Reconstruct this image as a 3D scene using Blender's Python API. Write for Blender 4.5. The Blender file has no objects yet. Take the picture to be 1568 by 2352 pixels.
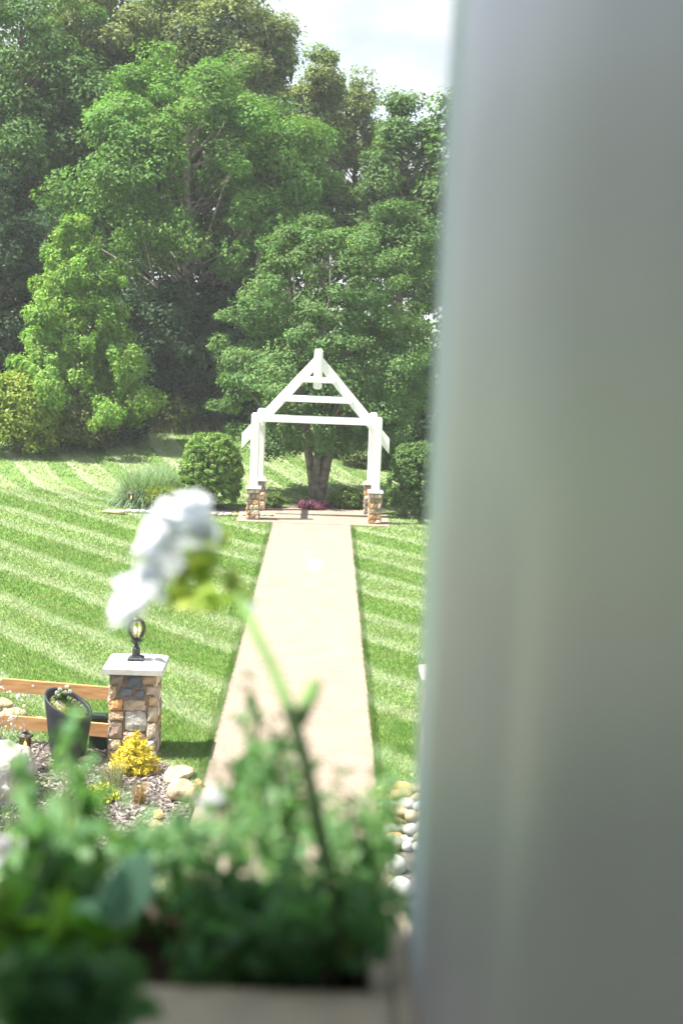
import bpy, math, random
import numpy as np
from mathutils import Vector, Matrix, Euler

# ------------------------------------------------------------------ camera, sky, sun, exposure
scene = bpy.context.scene
H = 4.8                                  # eye height at the upstairs dormer window
F_PX = 50 / 36 * 2352
ROLL, YAW, PIT = math.radians(2.2), math.radians(.785), math.radians(8.06)
cam_data = bpy.data.cameras.new('camera'); cam = bpy.data.objects.new('camera', cam_data)
scene.collection.objects.link(cam); scene.camera = cam
cam.location = (0, 0, H)
cam.matrix_world = (Matrix.Translation((0, 0, H)) @ Matrix.Rotation(-YAW, 4, 'Z') @ Matrix.Rotation(math.pi/2 - PIT, 4, 'X')
                    @ Matrix.Rotation(ROLL, 4, 'Z'))
cam_data.sensor_width = 36; cam_data.lens = 50
cam_data.clip_start = .03; cam_data.clip_end = 3000
cam_data.dof.use_dof = True; cam_data.dof.focus_distance = 24; cam_data.dof.aperture_fstop = 2.5

SUN_EL, SUN_AZ_BACK = math.radians(61), math.radians(12)     # from the left, a little from behind the camera
to_sun = Vector((-math.cos(SUN_AZ_BACK)*math.cos(SUN_EL), -math.sin(SUN_AZ_BACK)*math.cos(SUN_EL), math.sin(SUN_EL)))
world = bpy.data.worlds.new('World'); scene.world = world; world.use_nodes = True
wn, wl = world.node_tree.nodes, world.node_tree.links
wn.clear()
wout = wn.new('ShaderNodeOutputWorld'); bg = wn.new('ShaderNodeBackground'); bg.inputs['Strength'].default_value = .1
sky = wn.new('ShaderNodeTexSky'); sky.sky_type = 'NISHITA'; sky.sun_disc = False
sky.sun_elevation = SUN_EL; sky.sun_rotation = math.atan2(to_sun.x, to_sun.y); sky.dust_density = 2.0
wtc = wn.new('ShaderNodeTexCoord'); wno = wn.new('ShaderNodeTexNoise'); wno.inputs['Scale'].default_value = 3.2
wno.inputs['Detail'].default_value = 7; wno.inputs['Roughness'].default_value = .55
wmap = wn.new('ShaderNodeMapping'); wmap.inputs['Scale'].default_value = (1, 1, 2.2); wmap.inputs['Location'].default_value = (.35, .0, .12)
wr = wn.new('ShaderNodeValToRGB'); wr.color_ramp.elements[0].position = .30; wr.color_ramp.elements[1].position = .50
wno2 = wn.new('ShaderNodeTexNoise'); wno2.inputs['Scale'].default_value = 9; wno2.inputs['Detail'].default_value = 5
wr2 = wn.new('ShaderNodeValToRGB'); wr2.color_ramp.elements[0].position = .35; wr2.color_ramp.elements[1].position = .65
wr2.color_ramp.elements[0].color = (1.5, 1.70, 1.86, 1); wr2.color_ramp.elements[1].color = (2.3, 2.3, 2.28, 1)
wmix = wn.new('ShaderNodeMix'); wmix.data_type = 'RGBA'
wl.new(wtc.outputs['Generated'], wmap.inputs['Vector']); wl.new(wmap.outputs['Vector'], wno.inputs['Vector'])
wl.new(wmap.outputs['Vector'], wno2.inputs['Vector']); wl.new(wno.outputs['Fac'], wr.inputs['Fac']); wl.new(wno2.outputs['Fac'], wr2.inputs['Fac'])
wl.new(wr.outputs['Color'], wmix.inputs['Factor']); wl.new(sky.outputs['Color'], wmix.inputs['A']); wl.new(wr2.outputs['Color'], wmix.inputs['B'])
wl.new(wmix.outputs['Result'], bg.inputs['Color']); wl.new(bg.outputs['Background'], wout.inputs['Surface'])
sd = bpy.data.lights.new('sun', 'SUN'); sd.energy = 3.1; sd.angle = math.radians(.53); sd.color = (1, .955, .88)
sun = bpy.data.objects.new('sun', sd); scene.collection.objects.link(sun); sun.location = (-30, -10, 60)
sun.rotation_euler = to_sun.to_track_quat('Z', 'Y').to_euler()
vs = scene.view_settings; vs.view_transform = 'Standard'; vs.look = 'None'; vs.gamma = 1; vs.use_curve_mapping = False
vs.exposure = 2.4
scene.cycles.use_denoising = True
scene.cycles.max_bounces = 7; scene.cycles.diffuse_bounces = 4; scene.cycles.glossy_bounces = 3
scene.cycles.transmission_bounces = 5; scene.cycles.transparent_max_bounces = 6

C = scene.collection
R = math.radians

def ray(x, y):
    u, v = x - 784, y - 1176
    u2 = u*math.cos(ROLL) + v*math.sin(ROLL); v2 = -u*math.sin(ROLL) + v*math.cos(ROLL)
    d = (u2/F_PX, 1.0, -v2/F_PX)
    c, s = math.cos(PIT), math.sin(PIT)
    d = (d[0], d[1]*c + d[2]*s, -d[1]*s + d[2]*c)
    c, s = math.cos(YAW), math.sin(YAW)
    return Vector((d[0]*c + d[1]*s, -d[0]*s + d[1]*c, d[2]))
def G(x, y, z=0.0):                      # where a photo pixel meets the level z
    d = ray(x, y); return Vector((0, 0, H)) + d*((z - H)/d.z)
def AY(x, y, Y):                         # where it meets the depth Y
    d = ray(x, y); return Vector((0, 0, H)) + d*(Y/d.y)

def sstep(a, b, x):
    t = np.clip((x - a)/(b - a), 0, 1); return t*t*(3 - 2*t)
def gz(x, y):                            # the ground: level garden, lawn bank rising towards the wood
    x = np.asarray(x, float); y = np.asarray(y, float)
    left = 1 - .75*sstep(-5.5, 2.5, x)
    return .125*np.clip(y - 35.5, 0, 40)*left*sstep(35.5, 38.5, y) + .04*np.sin(x*.7 + 1)*sstep(37, 41, y)

# ------------------------------------------------------------------ materials
def nodes(m):
    m.use_nodes = True; nt = m.node_tree; nt.nodes.clear(); return nt, nt.nodes, nt.links
def mat(name, col, rough=.7, spec=.3, var=.12, scale=8, bump=.0, bscale=40, metal=0.0, objcol=False, detail=6, col2=None, thr=(.35, .65), coords='Object'):
    m = bpy.data.materials.new(name); nt, n, l = nodes(m)
    out = n.new('ShaderNodeOutputMaterial'); p = n.new('ShaderNodeBsdfPrincipled')
    p.inputs['Roughness'].default_value = rough; p.inputs['Specular IOR Level'].default_value = spec; p.inputs['Metallic'].default_value = metal
    tc = n.new('ShaderNodeTexCoord'); no = n.new('ShaderNodeTexNoise'); no.inputs['Scale'].default_value = scale; no.inputs['Detail'].default_value = detail
    l.new(tc.outputs[coords], no.inputs['Vector'])
    rp = n.new('ShaderNodeValToRGB'); rp.color_ramp.elements[0].position = thr[0]; rp.color_ramp.elements[1].position = thr[1]
    if col2 is None:
        a = [max(0, c*(1 - var)) for c in col]; b = [c*(1 + var) for c in col]
    else: a, b = col, col2
    if objcol: a, b = (1 - var,)*3, (1 + var,)*3
    rp.color_ramp.elements[0].color = (*a, 1); rp.color_ramp.elements[1].color = (*b, 1)
    l.new(no.outputs['Fac'], rp.inputs['Fac'])
    if objcol:
        oi = n.new('ShaderNodeObjectInfo'); mx = n.new('ShaderNodeMix'); mx.data_type = 'RGBA'; mx.blend_type = 'MULTIPLY'; mx.inputs['Factor'].default_value = 1
        l.new(oi.outputs['Color'], mx.inputs['A']); l.new(rp.outputs['Color'], mx.inputs['B']); l.new(mx.outputs['Result'], p.inputs['Base Color'])
    else: l.new(rp.outputs['Color'], p.inputs['Base Color'])
    if bump:
        nb = n.new('ShaderNodeTexNoise'); nb.inputs['Scale'].default_value = bscale; nb.inputs['Detail'].default_value = 8; nb.inputs['Roughness'].default_value = .6
        l.new(tc.outputs[coords], nb.inputs['Vector'])
        bp = n.new('ShaderNodeBump'); bp.inputs['Strength'].default_value = bump; bp.inputs['Distance'].default_value = .02
        l.new(nb.outputs['Fac'], bp.inputs['Height']); l.new(bp.outputs['Normal'], p.inputs['Normal'])
    l.new(p.outputs['BSDF'], out.inputs['Surface'])
    return m

def leaf_mat(name, rough=.6, spec=.2, trans=.36, tint=(1.15, 1.3, .6)):
    m = bpy.data.materials.new(name); nt, n, l = nodes(m)
    out = n.new('ShaderNodeOutputMaterial'); p = n.new('ShaderNodeBsdfPrincipled'); t = n.new('ShaderNodeBsdfTranslucent'); mx = n.new('ShaderNodeMixShader')
    p.inputs['Roughness'].default_value = rough; p.inputs['Specular IOR Level'].default_value = spec
    at = n.new('ShaderNodeAttribute'); at.attribute_name = 'lc'
    mu = n.new('ShaderNodeMix'); mu.data_type = 'RGBA'; mu.blend_type = 'MULTIPLY'; mu.inputs['Factor'].default_value = 1; mu.inputs['B'].default_value = (*tint, 1)
    l.new(at.outputs['Color'], p.inputs['Base Color']); l.new(at.outputs['Color'], mu.inputs['A']); l.new(mu.outputs['Result'], t.inputs['Color'])
    mx.inputs['Fac'].default_value = trans
    l.new(p.outputs['BSDF'], mx.inputs[1]); l.new(t.outputs['BSDF'], mx.inputs[2]); l.new(mx.outputs['Shader'], out.inputs['Surface'])
    return m

def lawn_mat(name, blades):
    m = bpy.data.materials.new(name); nt, n, l = nodes(m)
    out = n.new('ShaderNodeOutputMaterial'); p = n.new('ShaderNodeBsdfPrincipled')
    p.inputs['Roughness'].default_value = .6; p.inputs['Specular IOR Level'].default_value = .25
    geo = n.new('ShaderNodeNewGeometry'); sep = n.new('ShaderNodeSeparateXYZ'); l.new(geo.outputs['Position'], sep.inputs['Vector'])
    def math_(op, a, b=None, c=None):
        q = n.new('ShaderNodeMath'); q.operation = op
        for i, v in enumerate((a, b, c)):
            if v is None: continue
            if isinstance(v, (int, float)): q.inputs[i].default_value = v
            else: l.new(v, q.inputs[i])
        return q.outputs[0]
    def noise(scale, detail=4, ss=(1, 1, 1)):
        mp = n.new('ShaderNodeMapping'); mp.inputs['Scale'].default_value = ss; l.new(geo.outputs['Position'], mp.inputs['Vector'])
        q = n.new('ShaderNodeTexNoise'); q.inputs['Scale'].default_value = scale; q.inputs['Detail'].default_value = detail; l.new(mp.outputs['Vector'], q.inputs['Vector']); return q.outputs['Fac']
    x, y = sep.outputs['X'], sep.outputs['Y']
    wob = math_('MULTIPLY', math_('SUBTRACT', noise(.45, 2), .5), .32)
    wob2 = math_('MULTIPLY', math_('SUBTRACT', noise(6, 5), .5), .30)
    wob = math_('ADD', wob, wob2)
    n1 = math_('ADD', math_('MULTIPLY', x, .788), math_('MULTIPLY', y, .616))
    t1 = math_('FRACT', math_('DIVIDE', math_('ADD', math_('SUBTRACT', n1, 8.92), wob), 2.2))
    # mown arcs on the bank: the direction turns steeper with depth
    bend = math_('MULTIPLY', math_('POWER', math_('MAXIMUM', math_('SUBTRACT', y, 36), 0), 2), -.03)
    n2 = math_('ADD', math_('ADD', math_('MULTIPLY', x, .866), math_('MULTIPLY', y, .56)), bend)
    t2 = math_('FRACT', math_('DIVIDE', math_('ADD', math_('SUBTRACT', n2, 14.1), math_('MULTIPLY', wob, .6)), 1.3))
    # t: the share of the pale stripe with whiter overlap lines at its rims
    def ramp(t, stops):
        q = n.new('ShaderNodeValToRGB'); e = q.color_ramp.elements
        while len(e) < len(stops): e.new(.5)
        for i, (pos, c) in enumerate(stops): e[i].position = pos; e[i].color = (*c, 1)
        l.new(t, q.inputs['Fac']); return q.outputs['Color']
    D = (.104, .200, .032); M = (.172, .268, .082); Lt = (.248, .330, .160)
    c1 = ramp(t1, [(0, Lt), (.05, Lt), (.14, M), (.32, M), (.39, Lt), (.46, Lt), (.56, D), (.90, D), (.97, Lt)])
    D2 = (.125, .215, .055); M2 = (.205, .28, .115); L2 = (.27, .335, .185)
    c2 = ramp(t2, [(0, L2), (.08, L2), (.16, M2), (.44, M2), (.5, L2), (.58, D2), (.92, D2), (.99, L2)])
    edge = math_('ADD', math_('ADD', y, math_('MULTIPLY', x, .35)), math_('MULTIPLY', wob, 1.2))
    sel = math_('GREATER_THAN', edge, 32.6)
    mx = n.new('ShaderNodeMix'); mx.data_type = 'RGBA'; l.new(sel, mx.inputs['Factor']); l.new(c1, mx.inputs['A']); l.new(c2, mx.inputs['B'])
    # drier, yellower patches
    dry = n.new('ShaderNodeValToRGB'); dry.color_ramp.elements[0].position = .45; dry.color_ramp.elements[1].position = .75; l.new(noise(1.7, 6), dry.inputs['Fac'])
    dm = n.new('ShaderNodeMix'); dm.data_type = 'RGBA'; dm.blend_type = 'MIX'; dm.inputs['B'].default_value = (.22, .25, .10, 1)
    l.new(math_('MULTIPLY', dry.outputs['Color'], .34), dm.inputs['Factor']); l.new(mx.outputs['Result'], dm.inputs['A'])
    var = n.new('ShaderNodeMix'); var.data_type = 'RGBA'; var.blend_type = 'MULTIPLY'; var.inputs['Factor'].default_value = 1
    l.new(dm.outputs['Result'], var.inputs['A'])
    if blades:
        at = n.new('ShaderNodeAttribute'); at.attribute_name = 'lc'; l.new(at.outputs['Color'], var.inputs['B'])
    else:
        fr = n.new('ShaderNodeValToRGB'); fr.color_ramp.elements[0].color = (.65, .65, .6, 1); fr.color_ramp.elements[1].color = (1.15, 1.15, 1.1, 1)
        fr.color_ramp.elements[0].position = .3; fr.color_ramp.elements[1].position = .7
        l.new(noise(28, 6), fr.inputs['Fac']); l.new(fr.outputs['Color'], var.inputs['B'])
        bp = n.new('ShaderNodeBump'); bp.inputs['Strength'].default_value = .6; bp.inputs['Distance'].default_value = .03
        l.new(noise(45, 6), bp.inputs['Height']); l.new(bp.outputs['Normal'], p.inputs['Normal'])
    l.new(var.outputs['Result'], p.inputs['Base Color'])
    if blades:
        t = n.new('ShaderNodeBsdfTranslucent'); ms = n.new('ShaderNodeMixShader'); ms.inputs['Fac'].default_value = .3
        l.new(var.outputs['Result'], t.inputs['Color']); l.new(p.outputs['BSDF'], ms.inputs[1]); l.new(t.outputs['BSDF'], ms.inputs[2]); l.new(ms.outputs['Shader'], out.inputs['Surface'])
    else: l.new(p.outputs['BSDF'], out.inputs['Surface'])
    return m

M = {}
M['lawn'] = lawn_mat('lawn_turf', False); M['blades'] = lawn_mat('lawn_blades', True)
M['path'] = mat('path_concrete', (.228, .182, .143), .85, .2, col2=(.268, .218, .175), scale=2.2, bump=.35, bscale=130, detail=12, thr=(.3, .7))
def speckle(m, scale, lo, hi):
    nt = m.node_tree; p = next(q for q in nt.nodes if q.type == 'BSDF_PRINCIPLED'); src = p.inputs['Base Color'].links[0].from_socket
    tc = next(q for q in nt.nodes if q.type == 'TEX_COORD'); no = nt.nodes.new('ShaderNodeTexNoise'); no.inputs['Scale'].default_value = scale; no.inputs['Detail'].default_value = 3
    rp = nt.nodes.new('ShaderNodeValToRGB'); rp.color_ramp.elements[0].position = .36; rp.color_ramp.elements[1].position = .64; rp.color_ramp.elements[0].color = (lo,)*3 + (1,); rp.color_ramp.elements[1].color = (hi,)*3 + (1,)
    mx = nt.nodes.new('ShaderNodeMix'); mx.data_type = 'RGBA'; mx.blend_type = 'MULTIPLY'; mx.inputs['Factor'].default_value = 1
    nt.links.new(tc.outputs['Object'], no.inputs['Vector']); nt.links.new(no.outputs['Fac'], rp.inputs['Fac']); nt.links.new(src, mx.inputs['A']); nt.links.new(rp.outputs['Color'], mx.inputs['B']); nt.links.new(mx.outputs['Result'], p.inputs['Base Color'])
speckle(M['path'], 34, .88, 1.09)
M['soil'] = mat('soil', (.035, .024, .016), .95, .1, scale=20, bump=.8, bscale=60)
M['mulch'] = mat('mulch_ground', (.125, .110, .098), .95, .1, var=.5, scale=30, bump=1, bscale=50)
M['leaf'] = leaf_mat('leaf'); M['gloss_leaf'] = leaf_mat('glossy_leaf', .5, .3, .38); M['petal'] = leaf_mat('petal', .6, .15, .80, (1, 1, 1))
M['soft_leaf'] = leaf_mat('soft_leaf', .5, .3, .5); M['needle'] = leaf_mat('needle', .6, .2, .2, (1.1, 1.1, .6))
M['bark'] = mat('bark', (.17, .135, .105), .9, .1, var=.45, scale=9, bump=.9, bscale=18)
M['pale_bark'] = mat('pale_bark', (.26, .225, .185), .9, .1, var=.4, scale=6, bump=.8, bscale=14)
M['white'] = mat('white_painted_wood', (.74, .74, .725), .55, .35, col2=(.58, .58, .565), scale=16, thr=(.58, .76), bump=.25, bscale=30)
M['stone'] = mat('field_stone', (1, 1, 1), .88, .2, var=.32, scale=13, bump=.9, bscale=34, objcol=True)
M['rock'] = mat('smooth_stone', (1, 1, 1), .7, .25, var=.16, scale=9, bump=.35, bscale=30, objcol=True)
M['boulder'] = mat('rough_boulder', (.30, .28, .24), .9, .2, col2=(.52, .50, .45), scale=3.5, bump=1, bscale=9)
M['mortar'] = mat('mortar', (.30, .225, .16), .95, .1, var=.2, scale=12, bump=.6, bscale=70)
M['cap'] = mat('cast_concrete', (.47, .46, .43), .8, .2, var=.1, scale=10, bump=.25, bscale=60)
M['black'] = mat('black_cast_metal', (.018, .022, .026), .4, .5, var=.25, scale=20, bump=.15, bscale=80)
M['bronze'] = mat('bronze_metal', (.06, .05, .04), .5, .5, var=.3, scale=30)
M['pot'] = mat('textured_black_clay', (.016, .019, .026), .55, .45, var=.3, scale=12)
M['box'] = mat('dark_green_plastic', (.012, .03, .02), .5, .4, var=.2, scale=5)
M['moss'] = mat('dry_moss', (.30, .29, .20), .95, .1, var=.4, scale=30, bump=1, bscale=50)
M['red_soil'] = mat('red_clay', (.30, .15, .08), .95, .1, var=.3, scale=5, bump=.6)

def wood_mat(name, a, b):
    m = mat(name, a, .7, .25, col2=b, scale=3, bump=.15, bscale=40)
    nt = m.node_tree; tc = next(q for q in nt.nodes if q.type == 'TEX_COORD'); mp = nt.nodes.new('ShaderNodeMapping'); mp.inputs['Scale'].default_value = (.8, 9, 9)
    for lk in list(nt.links):
        if lk.from_node == tc: s = lk.to_socket; nt.links.remove(lk); nt.links.new(mp.outputs['Vector'], s)
    nt.links.new(tc.outputs['Object'], mp.inputs['Vector']); return m
M['cedar'] = wood_mat('cedar_board', (.36, .19, .075), (.50, .29, .13))
# ribbed relief on the pot
nt = M['pot'].node_tree; tc = nt.nodes.new('ShaderNodeTexCoord'); mp = nt.nodes.new('ShaderNodeMapping'); mp.inputs['Scale'].default_value = (6, 6, 60)
nn = nt.nodes.new('ShaderNodeTexNoise'); nn.inputs['Scale'].default_value = 1.6; nn.inputs['Detail'].default_value = 6; bp = nt.nodes.new('ShaderNodeBump'); bp.inputs['Strength'].default_value = .4; bp.inputs['Distance'].default_value = .01
nt.links.new(tc.outputs['Object'], mp.inputs['Vector']); nt.links.new(mp.outputs['Vector'], nn.inputs['Vector']); nt.links.new(nn.outputs['Fac'], bp.inputs['Height'])
nt.links.new(bp.outputs['Normal'], next(q for q in nt.nodes if q.type == 'BSDF_PRINCIPLED').inputs['Normal'])
def glass_mat(name, col, rough=.05):
    m = bpy.data.materials.new(name); nt, n, l = nodes(m); out = n.new('ShaderNodeOutputMaterial')
    t = n.new('ShaderNodeBsdfTransparent'); t.inputs['Color'].default_value = (*col, 1); g = n.new('ShaderNodeBsdfGlossy'); g.inputs['Roughness'].default_value = rough
    fr = n.new('ShaderNodeFresnel'); fr.inputs['IOR'].default_value = 1.5; mx = n.new('ShaderNodeMixShader')
    l.new(fr.outputs['Fac'], mx.inputs['Fac']); l.new(t.outputs['BSDF'], mx.inputs[1]); l.new(g.outputs['BSDF'], mx.inputs[2]); l.new(mx.outputs['Shader'], out.inputs['Surface']); return m
M['amber'] = glass_mat('seeded_amber_glass', (.96, .94, .84)); M['amber2'] = glass_mat('amber_glass', (.85, .62, .30))
def emit_mat(name, col, s):
    m = bpy.data.materials.new(name); nt, n, l = nodes(m); out = n.new('ShaderNodeOutputMaterial'); e = n.new('ShaderNodeEmission')
    e.inputs['Color'].default_value = (*col, 1); e.inputs['Strength'].default_value = s; l.new(e.outputs['Emission'], out.inputs['Surface']); return m
M['bulb'] = emit_mat('lit_bulb', (1, .62, .22), 3.0)

# ------------------------------------------------------------------ mesh helpers
def link(o, parent=None):
    C.objects.link(o)
    if parent is not None: o.parent = parent
    return o
def raw_mesh(name, V, F, smooth=False):
    """V (n,3), F (m,k) arrays -> mesh"""
    V = np.asarray(V, np.float32); F = np.asarray(F, np.int32); m = bpy.data.meshes.new(name); k = F.shape[1]
    m.vertices.add(len(V)); m.vertices.foreach_set('co', V.ravel())
    m.loops.add(F.size); m.loops.foreach_set('vertex_index', F.ravel())
    m.polygons.add(len(F)); m.polygons.foreach_set('loop_start', np.arange(0, F.size, k, dtype=np.int32))
    try: m.polygons.foreach_set('loop_total', np.full(len(F), k, np.int32))
    except Exception: pass
    if smooth: m.polygons.foreach_set('use_smooth', np.ones(len(F), bool))
    m.update(calc_edges=True); return m
def add_col(m, cols):                    # one colour a vertex
    a = m.color_attributes.new('lc', 'FLOAT_COLOR', 'POINT'); c = np.ones((len(cols), 4), np.float32); c[:, :3] = cols; a.data.foreach_set('color', c.ravel())
def tag(o, label=None, cat=None, group=None, kind=None):
    if label: o['label'] = label
    if cat: o['category'] = cat
    if group: o['group'] = group
    if kind: o['kind'] = kind
    return o
def empty(name, loc, label=None, cat=None, group=None, rz=0):
    o = bpy.data.objects.new(name, None); o.location = loc; o.rotation_euler.z = rz; o.empty_display_size = .1
    return tag(link(o), label, cat, group)

class MB:
    def __init__(s): s.v = []; s.f = []
    def add(s, V, F):
        b = len(s.v); s.v += [tuple(p) for p in V]; s.f += [tuple(i + b for i in q) for q in F]; return s
    def box(s, x0, x1, y0, y1, z0, z1):
        return s.add([(x0,y0,z0),(x1,y0,z0),(x1,y1,z0),(x0,y1,z0),(x0,y0,z1),(x1,y0,z1),(x1,y1,z1),(x0,y1,z1)],
                     [(0,3,2,1),(4,5,6,7),(0,1,5,4),(1,2,6,5),(2,3,7,6),(3,0,4,7)])
    def prism(s, poly, y0, y1):          # polygon in xz pushed along y
        n = len(poly)
        return s.add([(x, y0, z) for x, z in poly] + [(x, y1, z) for x, z in poly],
                     [tuple(range(n)), tuple(range(2*n - 1, n - 1, -1))] + [((i + 1) % n, i, i + n, (i + 1) % n + n) for i in range(n)])
    def zprism(s, poly, z0, z1):         # polygon in xy pushed up
        n = len(poly)
        return s.add([(x, y, z0) for x, y in poly] + [(x, y, z1) for x, y in poly],
                     [tuple(range(n - 1, -1, -1)), tuple(range(n, 2*n))] + [(i, (i + 1) % n, (i + 1) % n + n, i + n) for i in range(n)])
    def rings(s, rings, cap=True):       # loft of equal rings of 3d points
        b = len(s.v); n = len(rings[0])
        for r in rings: s.v += [tuple(p) for p in r]
        for k in range(len(rings) - 1):
            for i in range(n):
                j = (i + 1) % n; s.f.append((b + k*n + i, b + k*n + j, b + (k + 1)*n + j, b + (k + 1)*n + i))
        if cap:
            s.f.append(tuple(b + i for i in range(n - 1, -1, -1))); s.f.append(tuple(b + (len(rings) - 1)*n + i for i in range(n)))
        return s
    def lathe(s, prof, n=16, c=(0, 0), cap=True, ph=0):
        return s.rings([[(c[0] + r*math.cos(2*math.pi*i/n + ph), c[1] + r*math.sin(2*math.pi*i/n + ph), z) for i in range(n)] for r, z in prof], cap)
    def square(s, prof, c=(0, 0)):       # a square lathe: (half width, z)
        return s.lathe([(r*math.sqrt(2), z) for r, z in prof], 4, c, True, math.pi/4)
    def octa(s, prof, c=(0, 0), ch=.25):
        out = []
        for r, z in prof:
            k = r*(1 - ch*2*.5); a = r - r*ch
            out.append([(c[0]+px, c[1]+py, z) for px, py in ((-a,-r),(a,-r),(r,-a),(r,a),(a,r),(-a,r),(-r,a),(-r,-a))])
        return s.rings(out)
    def tube(s, pts, rad, n=6, cap=True):
        pts = [Vector(p) for p in pts]; rs = rad if hasattr(rad, '__len__') else [rad]*len(pts); out = []
        for i, p in enumerate(pts):
            t = (pts[min(i + 1, len(pts) - 1)] - pts[max(i - 1, 0)]); t = t.normalized() if t.length > 1e-9 else Vector((0, 0, 1))
            a = t.orthogonal() if abs(t.z) > .99 else t.cross(Vector((0, 0, 1))); a.normalize(); b = t.cross(a)
            out.append([p + (a*math.cos(2*math.pi*k/n) + b*math.sin(2*math.pi*k/n))*rs[i] for k in range(n)])
        return s.rings(out, cap)
    def build(s, name, m, parent=None, smooth=False, bevel=0, loc=None):
        me = bpy.data.meshes.new(name); me.from_pydata(s.v, [], s.f); me.update()
        me.materials.append(m if not isinstance(m, str) else M[m])
        if smooth: me.polygons.foreach_set('use_smooth', np.ones(len(me.polygons), bool))
        o = link(bpy.data.objects.new(name, me), parent)
        if loc is not None: o.location = loc
        if bevel:
            b = o.modifiers.new('bevel', 'BEVEL'); b.width = bevel; b.segments = 2; b.limit_method = 'ANGLE'; b.angle_limit = R(35)
        return o

# smooth value noise for rocks, numpy
def vnoise(P, seed=0):
    rng = np.random.RandomState(seed); out = np.zeros(len(P))
    for k in range(14):
        d = rng.normal(size=3); d /= np.linalg.norm(d); f = 1.2*1.28**k; out += np.sin(P @ d*f*2.2 + rng.uniform(0, 6.28))/(1 + .45*k)
    return out/3.2
import bmesh
_ico = {}
def ico(sub):
    if sub not in _ico:
        bm = bmesh.new(); bmesh.ops.create_icosphere(bm, subdivisions=sub, radius=1)
        _ico[sub] = (np.array([v.co[:] for v in bm.verts]), np.array([[v.index for v in f.verts] for f in bm.faces])); bm.free()
    return _ico[sub]
def rock_mesh(seed, size, sub=2, rough=.18, facets=0, flat=0, smooth=True):
    V, F = ico(sub); rng = np.random.RandomState(seed); P = V.copy()
    for k in range(facets):              # cut faces
        d = rng.normal(size=3); d /= np.linalg.norm(d); h = rng.uniform(.55, .85); q = P @ d; P = P - np.outer(np.clip(q - h, 0, None)*.9, d)
    P = P*(1 + rough*vnoise(V*1.3 + seed, seed))[:, None]
    if flat: P[:, 2] = np.clip(P[:, 2], -flat, None)
    return raw_mesh('rock', P*np.array(size), F, smooth)
def rock(name, loc, size, seed, m='rock', col=(.5, .45, .38), label=None, cat='stone', group=None, sub=2, rough=.16, facets=3, rz=None, parent=None):
    me = rock_mesh(seed, size, sub, rough, facets, smooth=(m == 'rock')); me.materials.append(M[m]); o = link(bpy.data.objects.new(name, me), parent)
    o.location = loc; o.rotation_euler.z = (seed*1.7) % 6.28 if rz is None else rz; o.color = (*col, 1); return tag(o, label, cat if parent is None else None, group)

# ------------------------------------------------------------------ foliage helpers
def leaf_geo(P, N, A, L, W, cols, fold=.12):
    """diamond leaves: centre P, normal N, axis A, length L, width W"""
    A = A - N*np.sum(A*N, 1, keepdims=True); A /= np.linalg.norm(A, axis=1, keepdims=True) + 1e-9; B = np.cross(N, A)
    L = np.asarray(L).reshape(-1, 1)*np.ones((len(P), 1)); W = np.asarray(W).reshape(-1, 1)*np.ones((len(P), 1))
    V = np.stack([P - A*L*.5, P + B*W*.5 + N*W*fold - A*L*.05, P + A*L*.5 - N*L*.06, P - B*W*.5 + N*W*fold - A*L*.05], 1).reshape(-1, 3)
    F = np.arange(len(P)*4).reshape(-1, 4); return V, F, np.repeat(cols, 4, 0)
def unit(v): return v/(np.linalg.norm(v, axis=1, keepdims=True) + 1e-9)
def leaf_obj(name, parts, m, parent=None, loc=None):
    V = np.concatenate([p[0] for p in parts]); C3 = np.concatenate([p[2] for p in parts]); off = 0; Fs = []
    for p in parts: Fs.append(p[1] + off); off += len(p[0])
    me = raw_mesh(name, V, np.concatenate(Fs)); add_col(me, C3); me.materials.append(M[m]); o = link(bpy.data.objects.new(name, me), parent)
    if loc is not None: o.location = loc
    return o
def palette(rng, n, base, var=.25, yel=.3):
    base = np.array(base); k = rng.uniform(1 - var, 1 + var, (n, 1)); c = base*k; y = rng.uniform(0, yel, n)
    c[:, 0] += c[:, 1]*y*.45; c[:, 1] *= 1 + y*.15; return np.clip(c, 0, 1)
def clump_leaves(rng, centers, radii, per, L, base, var=.2, yel=.25, flat=.65, up=.5, droop=.25, shell=.5, wr=.62, outc=None):
    """leaves scattered in flattened clumps around centres; colour varies a little from clump to clump"""
    n = len(centers); idx = np.repeat(np.arange(n), per); k = len(idx)
    d = unit(rng.normal(size=(k, 3))); r = rng.uniform(shell, 1, k)[:, None]
    lob = 1 + .3*np.sin(d[:, :1]*5 + idx[:, None]*1.3) * np.sin(d[:, 1:2]*4 + idx[:, None]*.7)
    P = centers[idx] + d*r*lob*np.asarray(radii)[idx][:, None]*np.array([1, 1, flat])
    o = d.copy()
    if outc is not None: o = unit(o + .6*unit(centers[idx] - outc))
    N = unit(o*.75 + np.array([0, 0, up]) + rng.normal(size=(k, 3))*.42)
    A = unit(d*.6 + rng.normal(size=(k, 3))*.6 + np.array([0, 0, -droop]))
    ck = rng.uniform(1 - var, 1 + var, (n, 1))*np.ones((1, 3)); ck[:, 0] *= rng.uniform(.93, 1.13, n) if yel > .01 else 1
    cols = palette(rng, k, base, .22, yel)*ck[idx]
    Ls = L*rng.uniform(.65, 1.3, k)
    return leaf_geo(P, N, A, Ls, Ls*wr, cols)

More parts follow.
